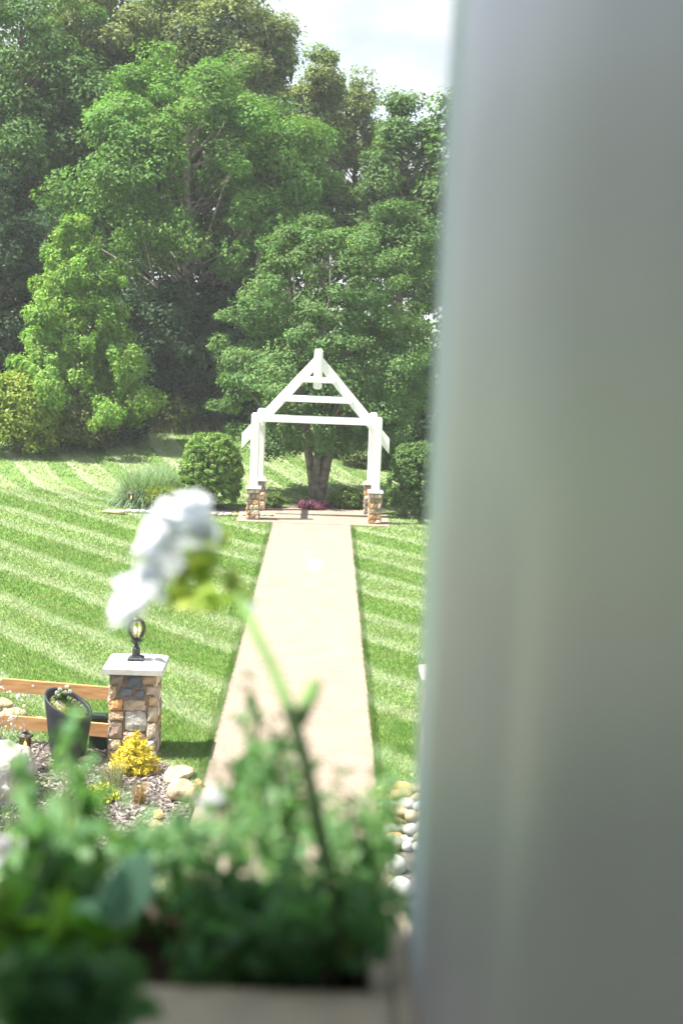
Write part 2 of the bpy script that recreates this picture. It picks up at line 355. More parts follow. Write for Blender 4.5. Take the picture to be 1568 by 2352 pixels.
def tree(name, base, height, rad, crown_lo, label, col, rng_seed, cat='tree', group=None, shape='round', nclump=150, per=150, leaf=.14, clump=.75,
         trunk_r=.2, bark='bark', lean=(0, 0), yel=.25, limbs=14, leafm='leaf', inner=.35, stems=1, flat=.62, fork=.35, share=None, sq=1.0, rag=1.0, up=.6, limb_lo=0, lobes=26, lobe_size=1.0, fill=.4):
    """a tree: trunk with limbs and a crown of leaf clumps; base is a world point, crown_lo the height where leaves begin"""
    root = empty(name, base, label, cat, group, rz=0)
    if share is not None:                # same shape, another place and size
        for ch in share.children:
            o = ch.copy(); C.objects.link(o); o.parent = root
        return root
    rng = np.random.RandomState(rng_seed); n = nclump; ch = height - crown_lo
    if shape == 'cone': prof = lambda t: np.clip(1.02*(1 - t)**.62*(.55 + np.minimum(t*5, .45)), .05, 1)
    elif shape == 'dome': prof = lambda t: np.sqrt(np.clip(1 - t**2.2, .02, 1))*(.8 + .2*np.minimum(t*5, 1))
    elif shape == 'column': prof = lambda t: np.sqrt(np.clip(1 - (2*t - 1)**4, .03, 1))*(1 - .25*t)
    else: prof = lambda t: np.sqrt(np.clip(1 - (2*t - .86)**2/1.3, .02, 1))
    nl = lobes; ts = []
    while len(ts) < nl:
        t = rng.uniform(0, .97)
        if rng.uniform() < prof(np.array(t))*.85 + .15: ts.append(t)
    t = np.array(sorted(ts)); ang = np.cumsum(rng.uniform(1.6, 2.9, nl)); pr = prof(t)
    lr = rad*rng.uniform(.27, .42, nl)*(.35 + .65*pr)*lobe_size; lc_r = np.maximum(pr*rad*rng.uniform(.8, 1.12 + .1*rag, nl) - lr*.85, 0)
    lc = np.stack([lean[0]*t + lc_r*np.cos(ang), lean[1]*t + lc_r*np.sin(ang)*sq, crown_lo + lr*.5 + t*np.maximum(ch - lr*1.25, .3)], 1)
    w = lr**2; li = rng.choice(nl, n, p=w/w.sum()); li[:nl] = np.arange(nl)
    out = unit(lc - np.array([lean[0]*.5, lean[1]*.5, crown_lo + ch*.35])); d = unit(rng.normal(size=(n, 3)) + .55*out[li] + np.array([0, 0, .35]))
    cen = lc[li] + d*(lr[li]*rng.uniform(.62, 1.0, n))[:, None]*np.array([1, 1, .78]); t = np.clip((cen[:, 2] - crown_lo)/ch, 0, 1); cen[:, 2] = np.minimum(cen[:, 2], height - clump*.2)
    nf = int(n*fill); tf = rng.uniform(0, .95, nf*3); tf = tf[rng.uniform(size=nf*3) < prof(tf)*.9 + .1][:nf]; nf = len(tf); af = rng.uniform(0, 6.283, nf); rf = prof(tf)*rad*rng.uniform(.3, .92, nf)
    cf = np.stack([lean[0]*tf + rf*np.cos(af), lean[1]*tf + rf*np.sin(af)*sq, crown_lo + tf*(ch - clump*.5)], 1); cen = np.concatenate([cen, cf]); t = np.concatenate([t, tf]); n = len(cen)
    radii = clump*.8*rng.uniform(.6, 1.25, n)*(1 - .35*t if shape == 'cone' else 1)
    leaf_obj('crown', [clump_leaves(rng, cen, radii, per, leaf, col, yel=yel, flat=flat, up=up, shell=.62, outc=np.array([0, 0, crown_lo + ch*.35]))], leafm, root)
    b = MB(); top = crown_lo + ch*.82
    for s in range(stems):
        a0 = 2*math.pi*s/max(stems, 1) + .6; sp = trunk_r*.75 if stems > 1 else 0; pts = []; rs = []; K = 9
        for i in range(K + 1):
            u = i/K; sw = sp*(.45 + u*fork*8)*(1 if stems > 1 else 0)
            pts.append((sw*math.cos(a0) + lean[0]*max(0, (u*top - crown_lo)/ch) + .35*trunk_r*math.sin(u*5 + s), sw*math.sin(a0)*.8 + lean[1]*u + .35*trunk_r*math.cos(u*4 + s*2), -.15 + u*(top + .15)))
            rs.append(trunk_r*(1 if stems == 1 else .62)*((1 - u)**.8*.92 + .08)*(1.35 if i == 0 else 1))
        b.tube(pts, rs, 9)
    order = rng.permutation(n)[:limbs*3]
    for q, k in enumerate(order):
        c = cen[k]; z0 = max(crown_lo*.75, c[2] - np.hypot(c[0], c[1])*.9 - .3); z0 = min(max(z0, limb_lo), top*.95); u = z0/top
        st = Vector((lean[0]*max(0, (z0 - crown_lo)/ch), lean[1]*u, z0)); en = Vector(c); mid = (st + en)/2 + Vector((0, 0, -.12*(en - st).length)) + Vector(rng.normal(0, .08*(en - st).length, 3))
        w = trunk_r*(.34 if q < limbs else .17)*(1 - u*.5)
        b.tube([st, (st + mid)/2 + Vector(rng.normal(0, .03, 3)), mid, (mid + en)/2, en], [w, w*.8, w*.6, w*.4, w*.15], 5)
    b.build('trunk', bark, root, True)
    return root

# ------------------------------------------------------------------ the ground
def axis(a, b, step, far):
    mid = list(np.arange(a, b + 1e-6, step)); lo = [a - d for d in (far, far*.4, far*.15, far*.05)]; hi = [b + d for d in (far*.05, far*.15, far*.4, far)]
    return np.array(lo + mid + hi)
gx, gy = axis(-30, 30, .75, 900), axis(-12, 75, .75, 900)
X, Yg = np.meshgrid(gx, gy); Z = gz(X, np.minimum(Yg, 75)); nx, ny = len(gx), len(gy)
ii = (np.arange(ny - 1)[:, None]*nx + np.arange(nx - 1)).ravel()
me = raw_mesh('lawn', np.stack([X, Yg, Z], -1).reshape(-1, 3), np.stack([ii, ii + 1, ii + nx + 1, ii + nx], 1), True); me.materials.append(M['lawn'])
tag(link(bpy.data.objects.new('lawn', me)), kind='structure')

PL, PR = -1.11, .665                     # path edges
PLAT = [(-1.93, 31.72), (1.53, 31.72), (1.56, 33.95), (1.1, 34.15), (.2, 34.22), (-.8, 34.2), (-1.6, 34.12), (-1.95, 33.95)]
def sheet(name, poly, z0, z1, m, kind='structure'):
    return tag(MB().zprism(poly, z0, z1).build(name, m), kind=kind)
path_poly = [(PL, 31.72), (PL, 13.4), (PL - .02, 12.6), (PL - .2, 10.5), (PL - .8, 8), (PL - 1.6, 5.5), (PL - 1.7, 2.2), (PR + 2.6, 2.2), (PR + 2.2, 5), (PR + .95, 8.0), (PR + .42, 9.6), (PR + .14, 10.7), (PR + .02, 11.8), (PR, 13), (PR, 31.72)]
def offset(poly, d):
    out = []; n = len(poly)
    for i in range(n):
        p0, p1, p2 = Vector(poly[i - 1]), Vector(poly[i]), Vector(poly[(i + 1) % n]); a = (p1 - p0).normalized(); b = (p2 - p1).normalized(); t = (a + b).normalized(); out.append((p1.x + t.y*d, p1.y - t.x*d))
    return out
sheet('soil_shade_edge', [(PL - .045, 31.7), (PL - .045, 12.5), (PL, 12.5), (PL, 31.7)], -.05, .004, 'soil')  # dark soil strip, also painting in the shadow line under the lawn edge
sheet('soil_shade_edge', [(PR, 31.7), (PR, 12.0), (PR + .03, 12.0), (PR + .03, 31.7)], -.05, .004, 'soil')
sheet('path', path_poly, -.06, .012, 'path')
sheet('patio', PLAT, -.06, .017, 'path')
# planting bed and gravelly ground by the house, red clay scar at the wood's edge
bed_poly = [(PL - .06, 13.35), (-1.45, 13.85), (-1.5, 14.45), (-2.4, 14.98), (-5.5, 15.5), (-9, 14), (-9, 2), (-2.9, 2), (-2.75, 5.6), (-1.95, 8), (-1.33, 10.5), (PL - .05, 12.6)]
sheet('planting_bed', bed_poly, -.06, .008, 'mulch')
sheet('cobble_bed', [(PR + .04, 11.8), (PR + .17, 10.6), (PR + .5, 9.5), (PR + 1.1, 7.8), (6, 4), (6, 14.1), (PR + .03, 14.2)], -.06, .008, 'mulch')
sheet('island_bed', [(-4.85, 33.6), (-4.5, 33.2), (-3.9, 33.0), (-2.9, 32.75), (-2.1, 32.6), (-2.05, 33.6), (-2.6, 34.2), (-4.0, 34.5), (-4.8, 34.0)], -.06, .010, 'mulch')
sheet('tree_bed', [(-.9, 34.24), (.2, 34.26), (1.3, 34.2), (1.6, 34.6), (1.5, 35.9), (.3, 36.2), (-.6, 35.9)], -.06, .011, 'mulch')

def in_poly(x, y, poly):
    c = np.zeros(len(x), bool); n = len(poly)
    for i in range(n):
        x0, y0 = poly[i]; x1, y1 = poly[i - 1]
        c ^= ((y0 > y) != (y1 > y)) & (x < (x1 - x0)*(y - y0)/((y1 - y0) if y1 != y0 else 1e-9) + x0)
    return c
BARE = [offset(path_poly, 0), PLAT, bed_poly, [(PR + .02, 11.8), (PR + .5, 9.5), (6, 4), (6, 14.1), (PR + .02, 14.2)],
        [(-4.85, 33.6), (-4.5, 33.2), (-3.9, 33.0), (-2.9, 32.75), (-2.1, 32.6), (-2.05, 33.6), (-2.6, 34.2), (-4.0, 34.5), (-4.8, 34.0)],
        [(PL - .03, 32), (PL - .03, 12), (PL, 12), (PL, 32)]]
rng = np.random.RandomState(5)
Vb, Cb = [], []
for (y0, y1, dens, h, w) in ((13.2, 17, 3600, .045, .008), (17, 22, 2300, .045, .010), (22, 28, 1250, .046, .014), (28, 36, 650, .048, .019), (36, 46, 260, .05, .028)):
    xa, xb = -.29*y1 - .6, .27*y1 + .5
    n = int((y1 - y0)*(xb - xa)*dens); x = rng.uniform(xa, xb, n); y = rng.uniform(y0, y1, n)
    keep = (x > -.29*y - .5) & (x < .27*y + .4) & ((x < .115*y + .5) | (rng.uniform(size=n) < .55))
    for p in BARE: keep &= ~in_poly(x, y, p)
    x, y = x[keep], y[keep]; n = len(x); z = gz(x, y); a = rng.uniform(0, 6.28, n)
    # blades lean with the mower: each stripe its own way, with scatter
    t = np.mod((x*.788 + y*.616 - 8.92)/2.2, 1); sgn = np.where(t < .45, 1, -1); lx = .62*sgn*.45 + rng.normal(0, .45, n); ly = -.79*sgn*.45 + rng.normal(0, .45, n)
    hh = h*rng.uniform(.5, 1.25, n); ww = w*rng.uniform(.7, 1.3, n)
    B = np.stack([x, y, z], 1); T = B + np.stack([lx*hh, ly*hh, hh], 1); S = np.stack([np.cos(a)*ww, np.sin(a)*ww, np.zeros(n)], 1)*.5
    Vb.append(np.stack([B - S, B + S, T], 1).reshape(-1, 3)); Cb.append(np.repeat(rng.uniform(.82, 1.2, (n, 1))*np.stack([rng.uniform(.9, 1.2, n), np.ones(n), rng.uniform(.8, 1.2, n)], 1), 3, 0))
# shaggy fringe over the path edges
for X0, sx in ((PL - .02, 1), (PR + .015, -1)):
    n = 16000; y = 13.2 + (31.6 - 13.2)*rng.uniform(size=n)**1.4; x = X0 + rng.normal(0, .018, n); a = rng.uniform(0, 6.28, n); hh = rng.uniform(.03, .075, n); ww = .005 + .0004*(y - 12)
    B = np.stack([x - sx*.02, y, np.zeros(n)], 1); T = B + np.stack([sx*hh*rng.uniform(-.2, .9, n), hh*rng.normal(0, .4, n), hh], 1); S = np.stack([np.cos(a)*ww, np.sin(a)*ww, np.zeros(n)], 1)*.5
    Vb.append(np.stack([B - S, B + S, T], 1).reshape(-1, 3)); Cb.append(np.repeat(rng.uniform(.7, 1.3, (n, 3)), 3, 0))
V = np.concatenate(Vb); me = raw_mesh('grass', V, np.arange(len(V)).reshape(-1, 3)); add_col(me, np.concatenate(Cb)); me.materials.append(M['blades'])
tag(link(bpy.data.objects.new('grass', me)), 'short mown grass blades striped pale and dark on the lawn', 'grass', kind='stuff')

# bark chips on the planting bed
n = 26000; x = rng.uniform(-4.6, -1.0, n); y = rng.uniform(9.2, 15.4, n); k = in_poly(x, y, offset(bed_poly, .0)); x, y = x[k], y[k]; n = len(x)
P = np.stack([x, y, rng.uniform(.012, .035, n)], 1); a = rng.uniform(0, 6.28, n); A = np.stack([np.cos(a), np.sin(a), rng.normal(0, .2, n)], 1)
N = unit(np.stack([rng.normal(0, .35, n), rng.normal(0, .35, n), np.ones(n)], 1)); L = rng.uniform(.025, .085, n)
cols = np.array([.215, .188, .165])*rng.uniform(.25, 1.9, (n, 1))*np.stack([np.ones(n), rng.uniform(.92, 1.05, n), rng.uniform(.85, 1.15, n)], 1)
M['chips'] = leaf_mat('bark_chips', .85, .15, 0.0)
tag(leaf_obj('mulch_chips', [leaf_geo(P, N, A, L, L*rng.uniform(.2, .4, n), cols)], 'chips'), 'grey brown bark mulch chips covering the planting bed', 'mulch', kind='stuff')

# ------------------------------------------------------------------ house: a dormer window seen from inside
M['frame'] = mat('window_frame_paint', (.71, .70, .80), .45, .35, var=.04, scale=6)
M['frame_skylit'] = mat('outer_trim_skylit', (.60, .70, .80), .4, .4, var=.04, scale=6)  # bluish sky light on the outer strip put into its colour
M['plaster'] = mat('plaster', (.72, .71, .70), .8, .2, var=.05, scale=5, bump=.1, bscale=60)
M['siding'] = mat('painted_siding', (.74, .74, .73), .6, .3, var=.06, scale=4)
M['sill'] = mat('weathered_sill', (.44, .385, .30), .75, .25, var=.2, scale=9)
M['roofing'] = mat('shingles', (.08, .08, .085), .9, .1, var=.3, scale=12, bump=.5)
M['board'] = mat('floor_boards', (.22, .14, .08), .5, .3, var=.2, scale=4)
JX = .122; WL = -1.30; ZS = 4.07; ZT = 5.6; YO = 1.42; YI = .25
house = empty('house', (0, 0, 0), 'house wall with the painted dormer window the garden is seen through', 'house')
w = MB(); w.box(JX + .08, 7, YO - .2, YO, 0, 6.10); w.box(-8, WL - .08, YO - .2, YO, 0, 6.10); w.box(WL - .08, JX + .08, YO - .2, YO, 0, ZS - .09); w.box(WL - .08, JX + .08, YO - .2, YO, ZT + .06, 6.10)
w.build('wall', 'siding', house)
# dormer cheeks, ceiling and the room behind
w = MB(); w.box(JX + .021, JX + .10, YI, YO - .203, 3.0, ZT + .1); w.box(WL - .10, WL - .021, YI, YO - .203, 3.0, ZT + .1)
w.box(WL - .10, JX + .10, YI, YO - .203, ZT + .1, ZT + .2)
w.box(JX + .10, 2.4, YI - .10, YI, 2.9, 6); w.box(-2.6, WL - .10, YI - .10, YI, 2.9, 6); w.box(WL - .1, JX + .1, YI - .1, YI, ZT + .1, 6)
w.box(-2.7, -2.6, -3.6, YI, 2.9, 6); w.box(2.4, 2.5, -3.6, YI, 2.9, 6); w.box(-2.7, -1.7, -3.7, -3.6, 2.9, 6); w.box(1.7, 2.5, -3.7, -3.6, 2.9, 6); w.box(-1.7, 1.7, -3.7, -3.6, 2.9, 3.5); w.box(-1.7, 1.7, -3.7, -3.6, 5.5, 6)  # unseen opening in the back wall added to brighten the jamb
w.build('room_wall', 'plaster', house)
MB().box(-2.7, 2.5, -3.7, YI, 6.0, 6.1).build('ceiling', 'plaster', house)
MB().box(-2.7, 2.5, -3.7, YO - .2, 2.78, 2.9).build('floor', 'board', house)
r_ = MB(); r_.prism([(-8.3, 6.101), (7.3, 6.101), (7.3, 6.2), (-8.3, 6.2)], YO - 5.3, YO + .04); r_.build('roof', 'roofing', house)
# the frame: outer trim strip, jamb, stop bead, inner casing and sill
fr = MB(); fr.box(JX - .003, JX + .09, YO - .012, YO + .18, ZS, ZT + .05); fr.box(WL - .09, WL + .003, YO - .012, YO + .18, ZS, ZT + .05); fr.box(WL + .004, JX - .004, YO - .012, YO + .02, ZT - .0, ZT + .05)
fr.build('outer_trim', 'frame_skylit', house, bevel=.006)
def jamb_profile(u):                      # gentle ogee moulding along the depth of the reveal
    pts = [(1.406, -.003), (1.36, -.003), (1.32, -.002), (1.20, .005), (1.08, .011), (.97, .016), (.93, .016), (.88, .010), (.80, -.001), (.73, -.006), (.68, -.006), (.60, -.002), (.48, .004), (.36, .008), (YI + .003, .009)]
    ys = np.array([p[0] for p in pts])[::-1]; xs = np.array([p[1] for p in pts])[::-1]; return np.interp(u, ys, xs)
for sx, X0 in ((1, JX), (-1, WL)):
    yy = np.linspace(YI + .003, YO - .014, 60); xx = jamb_profile(yy); xx = np.convolve(np.pad(xx, 3, mode='edge'), np.ones(7)/7, 'valid')
    poly = [(X0 + sx*x, y) for x, y in zip(xx, yy)] + [(X0 + sx*.0205, YO - .014), (X0 + sx*.0205, YI + .003)]
    MB().zprism(poly if sx < 0 else poly[::-1], ZS - .03, ZT).build('jamb', 'frame', house, True)
MB().box(WL - .0, JX - .0, .97, YO - .014, ZT, ZT + .05).build('head_jamb', 'frame', house)
MB().box(WL - .05, JX - .026, .95, YO + .03, ZS - .05, ZS - .001).box(JX - .026, JX + .10, .95, YO + .2, ZS - .05, ZS - .001).build('window_sill', 'sill', house, bevel=.01)

# window box of flowers on brackets outside the sill
BX0, BX1, BY0, BY1, BZ1 = -1.0, .095, YO + .035, YO + .34, ZS - .012
wb = empty('window_box', ((BX0 + BX1)/2, (BY0 + BY1)/2, BZ1 - .2), 'grey wooden window box full of plants outside the sill', 'window box')
hx, hy = (BX1 - BX0)/2, (BY1 - BY0)/2
q = MB(); q.box(-hx, hx, -hy, -hy + .022, 0, .2); q.box(-hx, hx, hy - .022, hy, 0, .2); q.box(-hx, -hx + .022, -hy + .0222, hy - .0222, 0, .2); q.box(hx - .022, hx, -hy + .0222, hy - .0222, 0, .2); q.box(-hx + .0222, hx - .0222, -hy + .0222, hy - .0222, 0, .02)
q.build('box', 'sill', wb); MB().box(-hx + .023, hx - .023, -hy + .023, hy - .023, .02, .165).build('potting_soil', 'soil', wb)
for sx in (-.8, .8): MB().prism([(sx*hx - .015, -.26), (sx*hx + .015, -.26), (sx*hx + .015, -.001), (sx*hx - .015, -.001)], -hy - .034, hy*.6).build('bracket', 'black', wb)

# ------------------------------------------------------------------ stones laid in faces
def stone_mesh(w, h, d, seed, rag=.2):
    rng = np.random.RandomState(seed); n = 4; g = np.linspace(-.5, .5, n); V = []
    for j in range(n):
        for i in range(n):
            ex = (i in (0, n - 1)); ez = (j in (0, n - 1)); u, v = g[i], g[j]
            if ex and ez: u *= .94; v *= .94
            dx = rng.normal(0, rag*.28)*w; dz = rng.normal(0, rag*.28)*h
            dep = -d*(rng.uniform(.80, 1.15) if not (ex or ez) else rng.uniform(.5, .95))
            V.append((u*w + dx*.6, dep, v*h + dz*.6))
    fr = [(j*n + i, j*n + i + 1, (j + 1)*n + i + 1, (j + 1)*n + i) for j in range(n - 1) for i in range(n - 1)]
    ring = [i for i in range(n)] + [j*n + n - 1 for j in range(1, n)] + [(n - 1)*n + i for i in range(n - 2, -1, -1)] + [j*n for j in range(n - 2, 0, -1)]
    b = len(V); V += [(V[k][0]*1.02, .012, V[k][2]*1.02) for k in ring]; m = len(ring)
    me = bpy.data.meshes.new('stone'); me.from_pydata(V, [], fr + [(ring[(i + 1) % m], ring[i], b + i, b + (i + 1) % m) for i in range(m)]); me.update()
    me.materials.append(M['stone']); return me
SC = dict(tan=(.42, .31, .20), orange=(.50, .27, .12), grey=(.40, .39, .37), blue=(.135, .15, .175), pink=(.47, .36, .29), cream=(.58, .50, .39), white=(.60, .57, .52), dark=(.22, .185, .15), brown=(.30, .20, .13))
seedc = [100]
def put_stone(parent, face, hw, u, z, w, h, col, d=.028):
    """face 0 front, 1 right, 2 back, 3 left of a square core of half width hw"""
    seedc[0] += 1; o = link(bpy.data.objects.new('stone', stone_mesh(w, h, d, seedc[0])), parent)
    a = face*math.pi/2; o.rotation_euler.z = a; o.location = (math.cos(a)*u + math.sin(a)*hw, math.sin(a)*u - math.cos(a)*hw, z)
    k = random.Random(seedc[0]).uniform(.82, 1.15); o.color = (*[c*k for c in SC[col]], 1)
def random_face(parent, face, hw, z0, z1, rows, cols, names, seed, joint=.012):
    rg = random.Random(seed); zs = [z0]; 
    for i in range(rows): zs.append(zs[-1] + rg.uniform(.7, 1.35))
    s = (z1 - z0)/(zs[-1] - z0); zs = [z0 + (z - z0)*s for z in zs]
    for i in range(rows):
        nc = cols if (i + seed) % 2 else max(1, cols - 1); ws = [rg.uniform(.6, 1.4) for _ in range(nc)]; t = sum(ws); x = -hw - .012; full = 2*hw + .024
        for wv in ws:
            w = full*wv/t; put_stone(parent, face, hw, x + w/2, (zs[i] + zs[i + 1])/2 + rg.uniform(-.006, .006), w - joint*rg.uniform(.6, 1.6), zs[i + 1] - zs[i] - joint*rg.uniform(.6, 1.6), rg.choice(names), rg.uniform(.018, .034)); x += w

# ------------------------------------------------------------------ arbor
AX, AYc = -.19, 32.92
ar = empty('arbor', (AX, AYc, .017), 'white painted timber arbor with gable truss on four stone footed posts', 'arbor')
FW = [(-1.385, -.77), (1.385, -.77), (-1.325, .77), (1.325, .77)]
for i, (px, py) in enumerate(FW):
    sb = MB().square([(.128, 0), (.128, .70)]).build('stone_base', 'mortar', ar); sb.location = (px, py, 0)
    for f in range(4): random_face(sb, f, .128, .01, .69, 6, 3, ['tan', 'orange', 'cream', 'tan', 'dark', 'cream', 'brown', 'pink'], 11*i + f + 3)
    cp = MB().square([(.170, .70), (.178, .708), (.178, .735), (.168, .752), (.10, .757)]).build('base_cap', 'white', ar); cp.location = (px, py, 0)
    h = 2.42
    ps = MB().octa([(.094, .757), (.094, h - .05), (.060, h)], (0, 0), .16).build('post', 'white', ar); ps.location = (px, py, 0)
sl = math.tan(R(48.4)); cx0 = -.02                      # rafters meet at the king post
def rafter(s):
    xo, zo = .06, 3.735; xt = 1.71; vt = .32
    ze = zo - (xt - xo)*sl
    poly = [(s*xo, zo), (s*xt, ze), (s*xt, ze - vt - .03), (s*xo, zo - vt)]
    if s < 0: poly = poly[::-1]
    b = MB().prism([(x + cx0, z) for x, z in poly[::-1]], -.06, .05); return b
for s in (-1, 1): rafter(s).build('rafter', 'white', ar, bevel=.006)
MB().octa([(.06, 2.965), (.102, 3.0), (.102, 3.83), (.07, 3.885)], (cx0, 0), .42).build('king_post', 'white', ar)
for hw, z0, z1, iw in ((.41, 3.115, 3.195, .33), (.81, 2.66, 2.755, .70), (1.25, 2.175, 2.285, 1.11)):
    b = MB(); b.box(cx0 - hw, cx0 + hw, -.125, -.0605, z0, z1); b.box(cx0 - iw - .05, cx0 + iw + .05, -.0602, .045, z0 + .004, z1 + .055)
    b.build('tie_beam', 'white', ar, bevel=.005)
for s in (-1, 1):
    b = MB(); b.box(s*1.36 - .045, s*1.36 + .045, -.68, .68, 2.02, 2.17); b.build('plate_beam', 'white', ar, bevel=.005)
hk = MB(); hk.tube([(cx0, 0, 2.966), (cx0, 0, 2.94), (cx0 + .02, 0, 2.925), (cx0 + .012, 0, 2.90), (cx0 - .015, 0, 2.905)], .005, 5); hk.build('hook', 'bronze', ar)

# ------------------------------------------------------------------ stone pillars with cast caps, the left one carries a lamp
PY = 14.6 + .245
def pillar(x, y, label, detailed):
    p = empty('stone_pillar', (x, y, 0), label, 'pillar', 'stone pillars flanking the path')
    hw = .232; ht = .93
    MB().square([(hw, -.05), (hw, ht)]).build('mortar_core', 'mortar', p)
    if detailed:
        S = [(150,350,860,1020,'dark'),(390,615,865,1055,'blue'),(625,825,870,990,'tan'),(145,240,1035,1225,'tan'),(290,475,1065,1200,'blue'),(515,650,1090,1205,'blue'),(685,830,1025,1150,'pink'),
             (130,330,1240,1405,'orange'),(345,670,1245,1395,'pink'),(715,835,1180,1310,'tan'),(130,340,1415,1555,'tan'),(362,670,1410,1705,'grey'),(700,820,1345,1555,'cream'),
             (130,315,1575,1830,'pink'),(680,800,1585,1810,'cream'),(335,485,1725,1860,'pink'),(500,660,1740,1880,'brown'),(112,290,1850,2000,'cream'),(630,790,1835,1990,'white'),(310,605,1895,2060,'tan'),(108,300,2015,2120,'tan'),(320,600,2075,2140,'pink'),(620,800,2010,2120,'grey')]
        zt, sc = 850, .00072
        for (x0, x1, y0, y1, c) in S:
            ym = (y0 + y1)/2; sh = (ym - 850)*.0375; xc = ((x0 + x1)/2 + sh - 490)*sc; put_stone(p, 0, hw, xc, ht - (ym - zt)*sc, (x1 - x0)*sc, (y1 - y0)*sc, c, .034)
    for f in ((1, 2, 3) if detailed else (0, 1, 2, 3)):
        random_face(p, f, hw, .01, ht - .01, 7, 4, ['tan', 'orange', 'cream', 'blue', 'pink', 'grey', 'brown', 'white'], 40 + f + int(x*10))
    c = MB().square([(.30, ht), (.315, ht + .006), (.315, ht + .062), (.306, ht + .070), (.278, ht + .080), (.276, ht + .084), (.262, ht + .088), (.258, ht + .094), (.05, ht + .098)]).build('cap_slab', 'cap', p)
    return p, ht + .098
pl, ctop = pillar(-1.925, PY, 'stone pillar with pale cap carrying a black globe lamp beside the fence', True)
pillar(1.43, PY, 'stone pillar with pale cap half hidden by the window frame, no lamp visible', False)

def lamp(x, y, z):
    t = empty('pier_lamp', (x, y, z), 'black pier mount lamp with ribbed amber glass globe on the stone pillar', 'lamp'); t.scale = (1.1, 1.1, 1.1)
    b = MB(); b.square([(.072, 0), (.075, .004), (.075, .022), (.068, .028), (.045, .036), (.042, .04)])
    for k in range(4):
        for u in (-.03, -.015, 0, .015, .03):
            a = k*math.pi/2; c, s = math.cos(a), math.sin(a); b.tube([(c*u - s*.068, s*u + c*.068, .028), (c*u*.8 - s*.042, s*u*.8 + c*.042, .042)], .0035, 4)
    b.build('base', 'black', t)
    MB().lathe([(.043, .036), (.040, .042), (.038, .10), (.040, .104), (.036, .112), (.020, .135), (.014, .15), (.013, .175), (.018, .178)], 20).build('stem', 'black', t, True)
    for k in range(6):
        a = k*math.pi/3; c, s = math.cos(a), math.sin(a); MB().tube([(c*.016, s*.016, .142), (c*.030, s*.030, .160), (c*.046, s*.046, .176), (c*.05, s*.05, .186)], .0038, 5).build('scroll_arm', 'black', t, True)
    MB().lathe([(.02, .178), (.052, .184), (.056, .190), (.056, .197), (.046, .203), (.048, .214), (.044, .216), (.03, .210)], 20).build('gallery', 'black', t, True)
    gp = [(.040, .214), (.062, .235), (.078, .265), (.086, .300), (.084, .335), (.070, .372), (.045, .398), (.02, .405)]
    MB().lathe(gp, 28, cap=False).build('globe', 'amber', t, True)
    for k in range(8):
        a = k*math.pi/4 + .2; MB().tube([((r + .004)*math.cos(a), (r + .004)*math.sin(a), zz) for r, zz in gp], .0024, 5).build('rib', 'black', t, True)
    MB().lathe([(.05, .396), (.046, .404), (.028, .416), (.012, .424), (.016, .434), (.008, .446), (.001, .456)], 16).build('finial', 'black', t, True)
    for k in range(3):
        a = k*2.1 + .3; cx, cy = .026*math.cos(a), .026*math.sin(a)
        MB().lathe([(.008, .21), (.008, .275)], 8, (cx, cy)).build('candle', 'cap', t, True)
        MB().lathe([(.004, .276), (.010, .290), (.008, .305), (.001, .325)], 8, (cx, cy)).build('bulb', 'bulb', t, True)
lp = lamp(-1.925, PY - .01, ctop + .001)

# ------------------------------------------------------------------ fence, utility box, pot
fe = empty('rail_fence', (-2.4, PY, 0), 'two rail wooden board fence running from the lamp pillar', 'fence')
def rail(za, zb):
    b = MB(); x1, x0 = 2.4 - 1.925 - .26, -2.75; y1, y0 = -.03, .42
    ys = .019; b.add([(x0, y0 - ys, za[0]), (x1, y1 - ys, zb[0]), (x1, y1 + ys, zb[0]), (x0, y0 + ys, za[0]), (x0, y0 - ys, za[1]), (x1, y1 - ys, zb[1]), (x1, y1 + ys, zb[1]), (x0, y0 + ys, za[1])],
                     [(0,3,2,1),(4,5,6,7),(0,1,5,4),(1,2,6,5),(2,3,7,6),(3,0,4,7)]); return b
def zat(px, py, Y): return AY(px, py, Y).z
for t0, t1 in ((577, 665), (822, 912)):
    y_r = 1380 + .3456*t0, 1380 + .3456*t1
    zb = (zat(258, y_r[1], PY - .05), zat(258, y_r[0], PY - .05)); zb = (zb[0], zb[1])
    rail((zb[0] + .02, zb[1] + .02), zb).build('rail', 'cedar', fe, bevel=.004)
pst = MB().box(-2.75 - .07, -2.75 + .07, .45, .59, 0, 1.0); pst.build('post', 'cedar', fe, bevel=.006)
ub = empty('utility_box', (-2.42 + .09, PY + .13, 0), 'small dark green utility box behind the lower fence rail', 'utility box')
MB().square([(.095, 0), (.088, .33)]).build('housing', 'box', ub, bevel=.01); MB().square([(.1, .33), (.1, .35), (.07, .37)]).build('lid', 'box', ub, bevel=.006)

